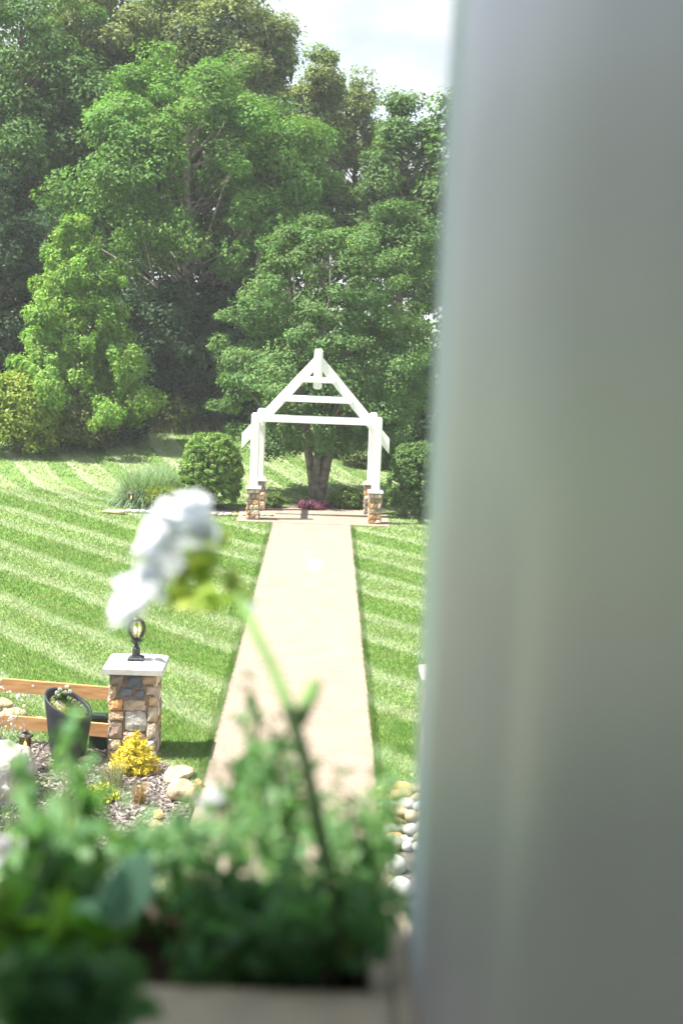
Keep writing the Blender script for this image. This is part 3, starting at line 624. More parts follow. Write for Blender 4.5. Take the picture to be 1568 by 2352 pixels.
pb = G(150, 1757); PX, PYp = pb.x, pb.y + .16
pot = empty('planter_pot', (PX, PYp, 0), 'tall black textured planter pot with slanted rim in front of fence', 'pot')
n = 40; tilt = lambda x, y: -.115*x/.25 + .05*y/.25           # the rim slopes down to the right and front
def pot_ring(r, z, slant):
    return [(r*math.cos(2*math.pi*i/n), r*math.sin(2*math.pi*i/n), z + slant*tilt(r*math.cos(2*math.pi*i/n), r*math.sin(2*math.pi*i/n))) for i in range(n)]
prof = [(.165, 0, 0), (.172, .02, 0), (.19, .14, .15), (.212, .3, .4), (.232, .46, .7), (.245, .56, .9), (.250, .612, 1), (.246, .622, 1), (.228, .622, 1), (.222, .612, 1), (.214, .52, .8), (.20, .40, .5)]
MB().rings([pot_ring(*q) for q in prof]).build('pot_body', 'pot', pot, True)
soilz = .50
MB().rings([[(x*.93, y*.93, z) for x, y, z in pot_ring(.228, .545, .9)], [(x*.5, y*.5, z + .02) for x, y, z in pot_ring(.228, .555, .85)]]).build('moss_mat', 'moss', pot, True)
rng = np.random.RandomState(77)
cen = rng.normal(0, 1, (26, 3))*np.array([.055, .045, .035]) + np.array([-.07, .05, .665])
fl = empty('potted_flowers', (PX, PYp, .49), 'small white flowering plant with green leaves in the black pot', 'plant')
def shift(p, dz): return (p[0] - np.array([0, 0, dz]), p[1], p[2])
leaf_obj('foliage', [shift(clump_leaves(rng, cen, np.full(26, .035), 16, .038, (.06, .13, .03), flat=1, shell=.1), .49)], 'leaf', fl)
fc = np.array([[-.13, .03, .715], [-.10, .07, .745], [-.055, .05, .72], [-.03, .08, .775], [.01, .05, .735], [-.09, .0, .70], [-.04, .02, .73]])
leaf_obj('blossom', [shift(clump_leaves(rng, fc, np.full(len(fc), .02), 34, .028, (.78, .78, .72), yel=.02, var=.05, flat=.8, shell=.2, wr=.9), .49)], 'petal', fl)
MB().tube([(-.07, .05, -.02), (-.07, .05, .06), (-.06, .05, .13)], [.006, .005, .003], 5).build('stem', 'box', fl)
k = 800; u = rng.uniform(0, 6.28, k); rr = np.sqrt(rng.uniform(.0, 1, k))*.19; q = np.stack([rr*np.cos(u), rr*np.sin(u), np.zeros(k)], 1); q[:, 2] = .57 - .9*.115*q[:, 0]/.25 + .9*.05*q[:, 1]/.25
lime = (q[:, 1] < -.06) | (rng.uniform(size=k) < .15); cc = np.where(lime[:, None], np.array([.34, .36, .06]), np.array([.40, .38, .27]))*rng.uniform(.6, 1.25, (k, 1))
q[:, 2] += rng.uniform(0, .03, k) - .49
sp = empty('trailing_groundcover', (PX, PYp, .49), 'yellow green trailing plant over pale moss along the pot rim', 'plant')
leaf_obj('foliage', [leaf_geo(q, unit(rng.normal(size=(k, 3)) + np.array([0, 0, .6])), rng.normal(size=(k, 3)), rng.uniform(.02, .05, k), .010, cc)], 'needle', sp)

# ------------------------------------------------------------------ path lights
def path_light(loc, s, label, grp):
    t = empty('path_light', loc, label, 'path light', grp)
    MB().lathe([(.02*s, 0), (.02*s, .20*s), (.03*s, .215*s)], 10).build('stake', 'bronze', t, True)
    MB().lathe([(.03*s, .215*s), (.062*s, .225*s), (.064*s, .245*s), (.055*s, .25*s)], 18).build('collar', 'bronze', t, True)
    MB().lathe([(.05*s, .25*s), (.054*s, .36*s)], 18, cap=False).build('glass', 'amber2', t, True)
    for k in range(4):
        a = k*math.pi/2 + .5; MB().box(-.005*s, .005*s, -.005*s, .005*s, .245*s, .37*s).build('mullion', 'bronze', t, loc=(.057*s*math.cos(a), .057*s*math.sin(a), 0))
    MB().lathe([(.008*s, .26*s), (.012*s, .29*s), (.003*s, .315*s)], 8).build('bulb', 'bulb', t, True)
    MB().lathe([(.086*s, .37*s), (.088*s, .376*s), (.06*s, .392*s), (.032*s, .398*s), (.032*s, .412*s), (.036*s, .416*s), (.034*s, .425*s), (.008*s, .434*s), (.005*s, .448*s)], 20).build('hood', 'bronze', t, True)
p = G(58, 1772); path_light((p.x, p.y, .005), 1.0, 'bronze lantern path light in the mulch beside the white boulder', 'lantern path lights')
p = G(303, 1168); path_light((p.x, p.y - .15, .005), 1.0, 'small lantern path light in front of the ornamental grass', 'lantern path lights')

# ------------------------------------------------------------------ rocks
RC = dict(white=(.47, .46, .43), cream=(.40, .32, .20), tan=(.52, .38, .24), orange=(.56, .34, .16), grey=(.42, .43, .40), green=(.36, .36, .29), pale=(.50, .51, .49))
b0 = G(40, 1880); 
rock('boulder', (-3.42, 13.15, .14), (.92, .55, .46), 7, 'boulder', label='large rough whitish boulder in the mulch bed', cat='boulder', sub=5, rough=.30, facets=9, rz=.35)
def px_rock(cx, cy, w, h, col, seed, name, label, group, depth=.8, sub=2, facets=3, rough=.12, lift=.5, m='rock', cat='stone'):
    """a stone whose foot touches the ground where the photo shows it"""
    ft = G(cx, cy + h*.35); s = (ft - Vector((0, 0, H))).length/F_PX; a = w*s*.5; 
    return rock(name, (ft.x, ft.y, h*s*lift*.62), (a, a*depth, h*s*.5), seed, m, RC[col], label, cat, group, sub, rough, facets, rz=(seed % 7)*.12 - .3)
cob = [(150,1355,150,90,'tan'),(300,1325,190,80,'orange'),(145,1425,140,85,'orange'),(290,1395,170,105,'tan'),(175,1490,155,75,'white'),(325,1490,150,115,'white'),(245,1555,200,75,'cream'),(130,1560,95,65,'tan'),(385,1595,110,105,'cream'),
       (150,1600,95,65,'white'),(205,1645,190,85,'orange'),(160,1715,105,85,'grey'),(250,1700,150,85,'white'),(385,1715,140,95,'white'),(220,1770,150,65,'orange'),(210,1835,175,120,'green'),(320,1790,70,55,'white'),(375,1815,80,55,'white'),(340,1865,100,85,'grey'),
       (430,1340,130,90,'tan'),(420,1430,120,90,'cream'),(455,1510,120,100,'grey'),(480,1600,120,100,'orange'),(490,1690,130,100,'tan'),(470,1790,130,100,'cream'),(450,1870,120,90,'white')]
for i, (cx, cy, w, h, c) in enumerate(cob):
    px_rock(847 + cx*.2534, 1474.3 + cy*.2534, w*.2534*1.22, h*.2534*1.2, c, 300 + i, 'river_cobble', 'smooth %s river cobble in the pile on the right of the path' % dict(green='greenish grey', cream='cream coloured', orange='rusty orange').get(c, c), 'river cobbles right of the path', facets=1, rough=.07, lift=.75)
px_rock(904, 1985, 54, 52, 'pale', 351, 'boulder', 'smooth pale grey boulder touching the river cobbles', 'pale boulders along the path', facets=2, rough=.08, sub=3, cat='boulder')
px_rock(918, 2040, 56, 58, 'pale', 352, 'boulder', 'pale grey speckled boulder where the path edge curves away', 'pale boulders along the path', facets=2, rough=.08, sub=3, cat='boulder')
edge = [(415,1777,76,24,'cream',1.6,'flat pale slab on the edging row beside the lamp pillar'),(419,1818,74,66,'cream',.8,'large yellowish boulder in the edging row left of the path'),(457,1800,22,28,'orange',.8,'small rusty stone between big edging boulder and path'),
        (364,1872,32,26,'orange',.9,'rusty brown edging stone, uppermost of the lower row'),(361,1893,38,22,'cream',.9,'cream edging stone in the middle of the lower row'),(352,1912,36,24,'tan',.9,'tan edging stone in the lower row below the cream one'),(320,1936,58,26,'white',.8,'flat whitish stone at the end of the edging row'),
        (357,1772,24,18,'orange',.8,'small tan stone at the foot of the yellow bush'),(190,1722,26,30,'cream',.8,'rounded cream stone beside the black pot'),(176,1733,20,24,'cream',.8,'small cream stone tucked behind the black pot'),(192,1742,44,24,'cream',.8,'wide cream stone below the rail beside the pot'),
        (10,1620,46,40,'cream',.8,'pale rounded boulder on the lawn behind the fence'),(30,1644,70,36,'cream',.8,'low cream boulder between the two fence rails'),(92,1652,34,14,'cream',.8,'small flat stone on the lawn behind the lower rail'),
        (8,2150,26,50,'cream',.8,'upright cream rock low in the bed by the house'),(40,2168,26,18,'orange',.8,'small brown rock low in the bed by the house'),(30,2205,120,40,'pale',.8,'broad pale slab in the bed by the house'),(96,1880,0,0,'tan',0,'')]
for i, (cx, cy, w, h, c, d, lab) in enumerate(edge):
    if w: px_rock(cx, cy, w, h, c, 400 + i, 'garden_stone', lab, None, depth=d, facets=11, rough=.14, sub=3, m='stone')
rg = random.Random(4)
for i in range(24):                       # low edging of the island bed left of the arbor
    u = i/23; x = 246 + (622 - 246)*u; y = 1171 + 12*u + 3*math.sin(u*3) + (4 if 240 < x < 290 else 0); w = rg.uniform(13, 26)*(1.5 if i in (0, 1, 2) else 1)
    px_rock(x, y, w, rg.uniform(7, 11)*(1.3 if i < 3 else 1), rg.choice(['cream', 'cream', 'white', 'tan', 'grey']), 500 + i, 'edging_stone', 'small pale stone edging the shrub island left of the arbor', 'edging stones of the shrub island', facets=3, rough=.1, lift=.7)

# ------------------------------------------------------------------ shrubs and small plants
def shrub(name, base, size, label, col, seed, n=160, per=60, leaf=.05, clump=.16, leafm='leaf', cat='shrub', group=None, shell=.82, dome=1.0, yel=.25, lower=.0, stem=True, tops=None, up=.35, flat=.9):
    """rounded clipped shrub: dense leaf clumps on an ellipsoid-like shell and a few stems inside"""
    rng = np.random.RandomState(seed); root = empty(name, base, label, cat, group); sx, sy, sz = size
    d = unit(rng.normal(size=(n, 3))); d[:, 2] = np.abs(d[:, 2])*1.0 - rng.uniform(0, .55, n)*(d[:, 2] < .5); e = dome
    d = np.sign(d)*np.abs(d)**e; d = unit(d)*1.0
    k = (np.abs(d[:, 0])**2.6 + np.abs(d[:, 1])**2.6 + np.abs(d[:, 2])**2.6)**(-1/2.6)
    r = rng.uniform(shell, 1, n)*(1 + .05*np.sin(d[:, 0]*7 + seed)*np.sin(d[:, 2]*6))
    cen = d*(k*r)[:, None]*np.array([sx, sy, sz*.62]) + np.array([0, 0, sz*.40]); cen[:, 2] = np.maximum(cen[:, 2], clump*.5 + lower)
    # fill the inside so nothing shows through
    ci = unit(rng.normal(size=(n//3, 3)))*rng.uniform(.2, .75, (n//3, 1))*np.array([sx, sy, sz*.5]) + np.array([0, 0, sz*.45]); ci[:, 2] = np.maximum(ci[:, 2], clump*.5)
    cen = np.concatenate([cen, ci]); leaf_obj('foliage', [clump_leaves(rng, cen, clump*rng.uniform(.75, 1.25, len(cen)), per, leaf, col, yel=yel, flat=flat, shell=.35, up=up, var=.14, outc=np.array([0, 0, sz*.3]))], leafm, root)
    b = MB()
    for i in range(7): a = i*.9; b.tube([(0, 0, -.03), (sx*.2*math.cos(a), sy*.2*math.sin(a), sz*.3), (sx*.55*math.cos(a), sy*.55*math.sin(a), sz*.62)], [.02*sz, .014*sz, .004], 5)
    b.build('stem', 'bark', root, True); return root
def onY(cx, cy): p = G(cx, cy); return p
p = G(480, 1172); shrub('globe_shrub', (p.x, p.y + .45, .0), (.72, .66, 1.74), 'round clipped glossy evergreen shrub on the left of the arbor', (.125, .25, .05), 21, n=900, per=33, leaf=.058, clump=.075, leafm='gloss_leaf', dome=.85, yel=.4)
p = G(950, 1190); shrub('globe_shrub', (p.x + .10, p.y + .45, .0), (.72, .66, 1.72), 'round clipped evergreen shrub right of the arbor, cut by the window frame', (.085, .18, .05), 22, n=900, per=33, leaf=.058, clump=.075, leafm='gloss_leaf', dome=.85, yel=.3)
p = G(374, 1171); shrub('low_hedge', (p.x, p.y + .28, .0), (.50, .36, .50), 'low lime green clipped shrub between tall grass and round shrub', (.17, .25, .03), 23, n=260, per=44, leaf=.04, clump=.07, dome=.8, yel=.45)
p = G(300, 1782); 
# golden thread cypress: fine upright sprays
def spray_bush(name, base, size, label, colA, colB, seed, n=330, per=26, leaf=.045, wr=.18):
    rng = np.random.RandomState(seed); root = empty(name, base, label, 'bush'); sx, sz = size
    d = unit(rng.normal(size=(n, 3))); d[:, 2] = np.abs(d[:, 2]); rr = rng.uniform(.45, 1, n)**.6
    tip = d*rr[:, None]*np.array([sx, sx*.9, sz*.95])*(1 + .18*np.sin(d[:, :1]*9 + d[:, 1:2]*7)) + np.array([0, 0, .03]); tip[:, 2] *= (1 - .18*np.hypot(d[:, 0], d[:, 1])); base0 = tip*np.array([.5, .5, .72])
    idx = np.repeat(np.arange(n), per); u = rng.uniform(0, 1, len(idx))[:, None]
    P = base0[idx]*(1 - u) + tip[idx]*u + rng.normal(0, .016, (len(idx), 3)); ax = unit(tip - base0 + np.array([0, 0, .05]))[idx]
    A = unit(ax + rng.normal(0, .45, (len(idx), 3))); N = unit(rng.normal(size=(len(idx), 3)) + d[idx])
    out = np.clip(rr[idx][:, None]*.5 + u*.5 + rng.normal(0, .12, (len(idx), 1)), 0, 1)**1.5
    cols = (np.array(colA)*(1 - out) + np.array(colB)*out)*rng.uniform(.75, 1.2, (len(idx), 1))
    L = leaf*rng.uniform(.6, 1.3, len(idx)); leaf_obj('foliage', [leaf_geo(P, N, A, L, L*wr*1.6, cols)], 'needle', root)
    b = MB()
    for i in range(9): a = i*.7; b.tube([(0, 0, -.02), (sx*.25*math.cos(a), sx*.25*math.sin(a), sz*.35), (sx*.5*math.cos(a), sx*.5*math.sin(a), sz*.6)], [.008, .006, .002], 4)
    b.build('stem', 'bark', root, True); return root
spray_bush('golden_bush', (p.x + .02, p.y + .1, .005), (.255, .42), 'golden yellow feathery bush at the foot of the lamp pillar', (.24, .30, .03), (.76, .60, .06), 31)
# ornamental grass: arching blades
def blade_plant(name, base, n, length, width, label, col, seed, spread=1.0, arch=.9, cat='plant', m='leaf', group=None, segs=5, foot=.12, var=.25, up=.7):
    rng = np.random.RandomState(seed); root = empty(name, base, label, cat, group); V = []; F = []; Cc = []
    for i in range(n):
        a = rng.uniform(0, 6.283); L = length*rng.uniform(.6, 1.1); lean = rng.uniform(.05, 1)**.8*spread; f = foot*math.sqrt(rng.uniform()); fa = rng.uniform(0, 6.283)
        p0 = np.array([f*math.cos(fa), f*math.sin(fa), 0]); dr = np.array([math.cos(a), math.sin(a), 0]); sd_ = np.array([-math.sin(a), math.cos(a), 0]); b = len(V); c = np.array(col)*rng.uniform(1 - var, 1 + var)
        pos = p0.copy(); ang = math.pi/2 - lean*(1 - up)*1.4
        for k in range(segs + 1):
            u = k/segs; w = width*(1 - u**2.2)*.5 + .0006; V += [pos - sd_*w, pos + sd_*w]; Cc += [c*(.9 + .25*u)]*2
            ang -= arch*lean*2.3/segs*(.4 + u); pos = pos + (dr*math.cos(ang) + np.array([0, 0, math.sin(ang)]))*L/segs
            if pos[2] < .01: pos[2] = .01
        F += [(b + 2*k, b + 2*k + 1, b + 2*k + 3, b + 2*k + 2) for k in range(segs)]
    me = raw_mesh('foliage', np.array(V), np.array(F)); add_col(me, np.array(Cc)); me.materials.append(M[m]); link(bpy.data.objects.new('foliage', me), root); return root
p = G(318, 1166); blade_plant('ornamental_grass', (p.x + .10, p.y + .55, 0), 3600, 1.12, .017, 'arching silvery green ornamental grass mound beside the low hedge', (.20, .285, .165), 41, spread=1.35, arch=1.35, foot=.42, up=.42)
p = G(388, 1163); blade_plant('ornamental_grass', (p.x - .1, p.y + .75, 0), 2600, 1.1, .017, 'second silvery ornamental grass mound behind the low hedge', (.20, .285, .16), 42, spread=1.3, arch=1.35, foot=.32, up=.42)
# purple and green planting behind the patio
p = G(719, 1170); blade_plant('purple_plant', (p.x, p.y + .15, .01), 620, .24, .035, 'dark purple leafy ground plant at the foot of the tree', (.20, .075, .135), 43, spread=1.3, arch=.8, foot=.36, segs=4, var=.5)
p = G(800, 1173); shrub('green_shrub', (p.x, p.y + .42, 0), (.45, .30, .42), 'loose bright green shrub right of the purple plant', (.085, .155, .035), 44, n=120, per=36, leaf=.06, clump=.10, yel=.35, up=.2)
p = G(624, 1170); shrub('green_shrub', (p.x + .05, p.y + .3, 0), (.17, .2, .34), 'small green shrub beside the left rear arbor post', (.08, .15, .03), 45, n=60, per=34, leaf=.055, clump=.09, yel=.35, up=.2)
# bed plants
p = G(243, 1838); spray_bush('lime_groundcover', (p.x - .02, p.y, .005), (.17, .13), 'small lime yellow mound of groundcover in the mulch', (.18, .22, .02), (.42, .46, .05), 32, n=120, per=20, leaf=.03, wr=.5)
p = G(300, 1845); blade_plant('dry_grass_tuft', (p.x + .08, p.y, .005), 130, .22, .004, 'small orange brown grassy tuft in the mulch', (.30, .20, .09), 46, spread=.8, arch=.4, foot=.07, up=.75)
p = G(255, 1815); blade_plant('wispy_grass_tuft', (p.x, p.y + .05, .005), 170, .30, .003, 'wispy pale green grass tuft behind the lime groundcover', (.20, .21, .11), 47, spread=.9, arch=.4, foot=.12, up=.75)
def flower_stems(name, base, n, h, label, stemcol, petcol, seed, spread=.35, fl=.022, leafn=220, leafc=(.10, .16, .05), bloom='petal', per=9, along=.35):
    rng = np.random.RandomState(seed); root = empty(name, base, label, 'plant'); b = MB(); cs = []
    for i in range(n):
        a = rng.uniform(0, 6.28); L = h*rng.uniform(.65, 1.08); s = spread*rng.uniform(.2, 1); f0 = Vector((.07*math.cos(a*2), .07*math.sin(a*2), -.02)); pts = [f0]
        for k in range(1, 6): u = k/5; pts.append(f0 + Vector((math.cos(a)*s*u**1.6, math.sin(a)*s*u**1.6, L*u - .1*s*u*u)))
        b.tube(pts, [.0035, .003, .0028, .0025, .002, .0012], 4)
        for q in range(per): u = 1 - along*rng.uniform(0, 1)**1.3; k = min(int(u*5), 4); w = u*5 - k; c = pts[k].lerp(pts[k + 1], w); cs.append(np.array(c) + rng.normal(0, .014, 3))
    cs = np.array(cs); m_ = M['stemgreen'] if 'stemgreen' in M else None
    b.build('stem', M['box'] if m_ is None else m_, root)
    leaf_obj('bloom', [clump_leaves(rng, cs, np.full(len(cs), fl*.5), 7, fl, petcol, yel=.0, var=.08, shell=.1, wr=.8, flat=1)], bloom, root)
    P = rng.normal(0, 1, (leafn, 3))*np.array([.10, .10, .12]) + np.array([0, 0, .16]); P[:, 2] = np.abs(P[:, 2]); leaf_obj('foliage', [leaf_geo(P, unit(rng.normal(size=(leafn, 3))), unit(rng.normal(size=(leafn, 3))*.5 + np.array([0, 0, 1])), rng.uniform(.05, .11, leafn), .012, palette(rng, leafn, leafc))], 'leaf', root)
    return root
M['stemgreen'] = mat('green_stem', (.10, .18, .05), .6, .3, var=.2, scale=20)
p = G(-22, 1815); flower_stems('white_flowering_plant', (p.x, p.y + .35, 0), 34, 1.18, 'tall wispy plant with tiny white flowers beside the fence', None, (.80, .76, .74), 51, spread=.42, fl=.024, per=8, along=.55)
p = G(25, 1955); flower_stems('lavender', (p.x, p.y, 0), 60, .42, 'lavender clump with small violet spikes in front of the boulder', None, (.16, .15, .24), 52, spread=.30, fl=.012, per=8, along=.22, leafn=420, leafc=(.20, .23, .12))
p = G(140, 1965); flower_stems('lavender', (p.x, p.y, 0), 40, .36, 'smaller lavender clump in the mulch below the boulder', None, (.16, .15, .24), 53, spread=.26, fl=.012, per=6, along=.22, leafn=300, leafc=(.17, .21, .10))

# ------------------------------------------------------------------ trees
def T(name, label, cx, top, Y, half, lo, col, seed, base_dx=0, **k):
    """photo: centre column, top row, half width, row where the crown ends; Y its distance"""
    a = AY(cx, top, Y); zb = float(gz(a.x, Y)); rad = half/F_PX*Y; low = max(.25, AY(cx, lo, Y).z - zb)
    return tree(name, (a.x, Y, zb), a.z - zb, rad, low, label, col, seed, **k)
MID = (.076, .168, .045); BRI = (.090, .215, .042); OLI = (.145, .210, .070); SHD = (.036, .088, .036); LIM = (.150, .305, .060)  # the darkest green has the wood's shade put into the leaf colour
grp = 'trees of the wood behind the lawn'
T('deciduous_tree', 'big bright green tree with broad domed crown in front of the wood', 440, 100, 46.5, 275, 640, BRI, 61, group=grp, shape='round', nclump=300, per=250, leaf=.12, clump=.82, lobes=52, lobe_size=.74, rag=1.6, fill=.25, trunk_r=.24, yel=.35, limbs=22, bark='pale_bark')
T('deciduous_tree', 'tall olive green tree rising above the big bright tree', 515, -70, 53, 165, 420, OLI, 62, group=grp, nclump=230, per=195, leaf=.14, clump=.85, lobes=40, lobe_size=.8, trunk_r=.3, yel=.5, limbs=20)
T('deciduous_tree', 'tall tree with olive crown left of the big bright tree', 265, -110, 52, 165, 420, OLI, 63, group=grp, nclump=220, per=185, leaf=.14, clump=.85, lobes=40, lobe_size=.8, trunk_r=.28, yel=.35, limbs=20)
T('deciduous_tree', 'tall dark green tree above the small lime green tree', 60, -120, 49, 190, 640, MID, 64, group=grp, nclump=270, per=185, leaf=.135, clump=.85, lobes=44, lobe_size=.8, rag=1.4, trunk_r=.32, yel=.25, limbs=24)
T('deciduous_tree', 'deep shaded tree at the wood edge behind the yellow green bush', -40, 330, 46, 190, 930, SHD, 65, group=grp, nclump=220, per=180, leaf=.13, clump=.85, trunk_r=.2)
T('deciduous_tree', 'olive crowned tree at the end of the tall canopy, next to the sky gap', 618, 15, 55, 62, 430, OLI, 66, group=grp, nclump=75, per=240, leaf=.125, clump=.8, trunk_r=.2, yel=.45, shape='column')
T('deciduous_tree', 'tall leafy tree filling the canopy between the tall dark tree and the big bright tree', 190, 60, 50.5, 120, 560, (.085, .17, .056), 85, group=grp, nclump=170, per=220, leaf=.125, clump=.8, trunk_r=.22, yel=.35, lobes=34, lobe_size=.8)
T('deciduous_tree', 'leafy tree in the canopy right of the big bright tree, under the olive crowns', 625, 190, 50, 85, 620, (.085, .175, .055), 86, group=grp, nclump=130, per=210, leaf=.12, clump=.75, trunk_r=.18, yel=.35, lobes=30, lobe_size=.8)
T('deciduous_tree', 'slender open crowned tree standing against the sky', 728, 92, 51, 62, 500, OLI, 67, group=grp, nclump=70, per=220, leaf=.12, clump=.62, trunk_r=.15, yel=.4, shape='column', bark='pale_bark', limbs=16, lean=(.3, 0), fill=.8, lobes=18)
T('deciduous_tree', 'thin airy tree against the sky, shorter than its slender neighbour', 826, 124, 53, 62, 560, OLI, 68, group=grp, nclump=64, per=230, leaf=.12, clump=.66, trunk_r=.17, yel=.35, limbs=16, fill=.8, lobes=16)
T('deciduous_tree', 'mid green tree at the right end of the wood beside the window frame', 935, 178, 50, 85, 620, MID, 69, group=grp, nclump=120, per=250, leaf=.12, clump=.78, trunk_r=.2, yel=.35)
T('deciduous_tree', 'tree at the wood edge mostly hidden by the window frame', 1060, 170, 49, 90, 700, MID, 70, group=grp, nclump=130, per=110, leaf=.17, clump=.75, trunk_r=.2, yel=.3)
T('deciduous_tree', 'leafy mid green tree on the right of the broad tree by the arbor', 915, 430, 42.5, 105, 1030, MID, 71, group=grp, nclump=200, per=210, leaf=.095, clump=.6, trunk_r=.13, yel=.35)
T('deciduous_tree', 'shaded dark green tree under the big bright tree', 425, 600, 45.6, 165, 985, SHD, 72, group=grp, nclump=200, per=120, leaf=.14, clump=.7, trunk_r=.16)
T('deciduous_tree', 'shaded dark green tree between the big bright tree and the broad tree', 585, 470, 48.5, 115, 960, SHD, 73, group=grp, nclump=170, per=120, leaf=.14, clump=.7, trunk_r=.15)
T('deciduous_tree', 'thin pale stemmed young tree with sparse leaves behind the broad tree', 672, 330, 46.5, 55, 640, BRI, 74, group=grp, nclump=60, per=90, leaf=.13, clump=.5, trunk_r=.09, bark='pale_bark', yel=.4, shape='column', lean=(.5, 0))
T('deciduous_tree', 'pale stemmed young tree leaning beside the big bright crown', 600, 300, 46, 55, 560, BRI, 75, group=grp, nclump=62, per=95, leaf=.13, clump=.5, trunk_r=.09, bark='pale_bark', yel=.45, shape='column', lean=(.3, 0))
T('deciduous_tree', 'straight pale trunked tree below the sky gap', 752, 400, 48, 60, 560, MID, 76, group=grp, nclump=60, per=100, leaf=.14, clump=.5, trunk_r=.10, bark='pale_bark', yel=.45, shape='column')
T('deciduous_tree', 'small lime green tree with pointed crown standing forward of the wood', 178, 464, 41.0, 160, 1000, LIM, 77, shape='cone', nclump=330, per=190, leaf=.09, clump=.42, trunk_r=.11, yel=.45, limbs=22, inner=.25, rag=2.2, lobes=40, lobe_size=.85, fill=.6, flat=1.05, up=.35)
T('broad_tree', 'broad leafy tree with several stems behind the white arbor', 752, 488, 36.1, 250, 1040, (.095, .195, .066), 78, shape='dome', nclump=340, per=205, leaf=.08, clump=.45, rag=1.0, lobes=64, lobe_size=.66, fill=.45, trunk_r=.175, yel=.35, stems=6, fork=1.0, sq=.66, bark='pale_bark', limb_lo=2.0, limbs=26, inner=.32)
# the wood behind: one leafy mass nobody could count, with dark trunks at its edge
rng = np.random.RandomState(90); cs = []
for (x0, x1, ztop, Y, n) in ((-24, -3, 15, 59, 420), (-22, -2.2, 12.5, 53.5, 380), (-3, 1.6, 7.2, 54, 90), (-13, -2.5, 9.5, 56, 230), (1.2, 9, 8.5, 56, 120), (8, 26, 13, 57, 300), (6, 24, 7, 51, 200), (5.5, 22, 2.2, 46.5, 110), (-20, 7, 3.2, 50, 190), (-16, 6, 1.6, 47.5, 130)):
    q = np.stack([rng.uniform(x0, x1, n), Y + rng.normal(0, 1.3, n), rng.uniform(.2, 1, n)*ztop], 1); q[:, 2] += gz(q[:, 0], q[:, 1]); cs.append(q)
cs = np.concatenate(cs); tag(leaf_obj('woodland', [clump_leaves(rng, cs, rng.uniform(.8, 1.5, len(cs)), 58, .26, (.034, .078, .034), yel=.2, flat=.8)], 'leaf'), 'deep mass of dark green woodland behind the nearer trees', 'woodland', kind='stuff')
for i in range(9):                         # trunks one can tell apart in the shade
    px = [232, 318, 392, 470, 505, 548, 610, 690, 945][i]; Y = 49.5 + (i*1.7) % 4; a = AY(px, 900, Y); zb = float(gz(a.x, Y)); hh = 8.5 + (i*1.3) % 3
    t = empty('tree_trunk', (a.x, Y, zb), 'slim shaded tree trunk standing in the dark of the wood', 'tree trunk', 'bare trunks in the wood')
    b = MB(); b.tube([(0, 0, -.2), (.06*math.sin(i), 0, hh*.3), (.2*math.sin(i*2), .1, hh*.65), (.35*math.sin(i*2), 0, hh)], [.15, .13, .11, .06], 8); b.build('trunk', 'pale_bark', t, True)
    b = MB(); b.tube([(.2*math.sin(i*2), .1, hh*.6), (.6, .2, hh*.75), (1.0, .2, hh*.95)], [.06, .04, .015], 5); b.tube([(.06*math.sin(i), 0, hh*.45), (-.5, .1, hh*.6), (-.9, .2, hh*.75)], [.05, .03, .012], 5); b.build('branch', 'pale_bark', t, True)
# bushes along the wood's edge
p = AY(45, 1015, 39.6); zb = float(gz(p.x, 39.6)); shrub('yellow_green_bush', (p.x, 39.6, zb), (1.15, .9, 2.1), 'loose yellow green bush at the left end of the wood edge', (.18, .275, .045), 81, n=190, per=60, leaf=.10, clump=.30, yel=.5, up=.2)
p = AY(120, 1015, 40); zb = float(gz(p.x, 40)); shrub('edge_bush', (p.x + .5, 40.2, zb), (1.1, .8, 1.25), 'feathery olive green bush in front of the small lime green tree', (.105, .14, .04), 82, n=150, per=55, leaf=.10, clump=.26, yel=.35, up=.2)
for i, (px, Y, s, h, lab) in enumerate(((250, 41.5, 1.1, 1.2, 'low dark bush under the small lime green tree'), (345, 44, 1.3, .9, 'weedy low bush in shade right of the small lime green tree'), (440, 45, 1.4, 1.0, 'low dark bush below the shaded wood, left of the round shrub'), (545, 45.5, 1.3, 1.2, 'dark bush in the wood edge behind the round shrub'), (640, 44.5, 1.2, 1.3, 'dark bush behind the left arbor posts'), (705, 44, 1.0, 1.1, 'dark bush in shade just left of the broad tree trunk'), (800, 43, .9, 1.2, 'shady bush right of the broad tree trunk'), (840, 41.5, .55, .75, 'small pale green bush beyond the right arbor post'), (905, 42, 1.1, 1.3, 'shady bush behind the right round shrub'))):
    p = AY(px, 1020, Y); zb = float(gz(p.x, Y)); shrub('edge_bush', (p.x, Y, zb), (s, s*.7, h), lab, SHD if i not in (1, 7) else (.09, .14, .04), 830 + i, n=110, per=55, leaf=.10, clump=.26, up=.25, group='bushes along the wood edge')
rng = np.random.RandomState(95); n = 9000; x = rng.uniform(-13, 4.5, n); yb = 41.2 + .14*np.clip(x + 10, 0, 8)*4 - np.clip(x + 1, 0, 5)*.55; y = yb + rng.normal(0, .55, n)**1; z = gz(x, y)
P = np.stack([x, y, z + .16], 1); tag(leaf_obj('rough_grass', [leaf_geo(P, unit(np.stack([rng.normal(0, 1, n), rng.normal(0, 1, n), rng.normal(0, .3, n)], 1)), unit(np.stack([rng.normal(0, .3, n), rng.normal(0, .3, n), np.ones(n)], 1)), rng.uniform(.2, .55, n), .035, palette(rng, n, (.11, .14, .045), .35, .5))], 'leaf'), 'rough unmown grass along the edge of the wood', 'grass', kind='stuff')

# ------------------------------------------------------------------ plants in the window box, out of focus close to the camera
def near(px, py, Y): return AY(px, py, Y)
SOIL = BZ1 - .036
def stem_tube(pts, r): return MB().tube(pts, r, 7)
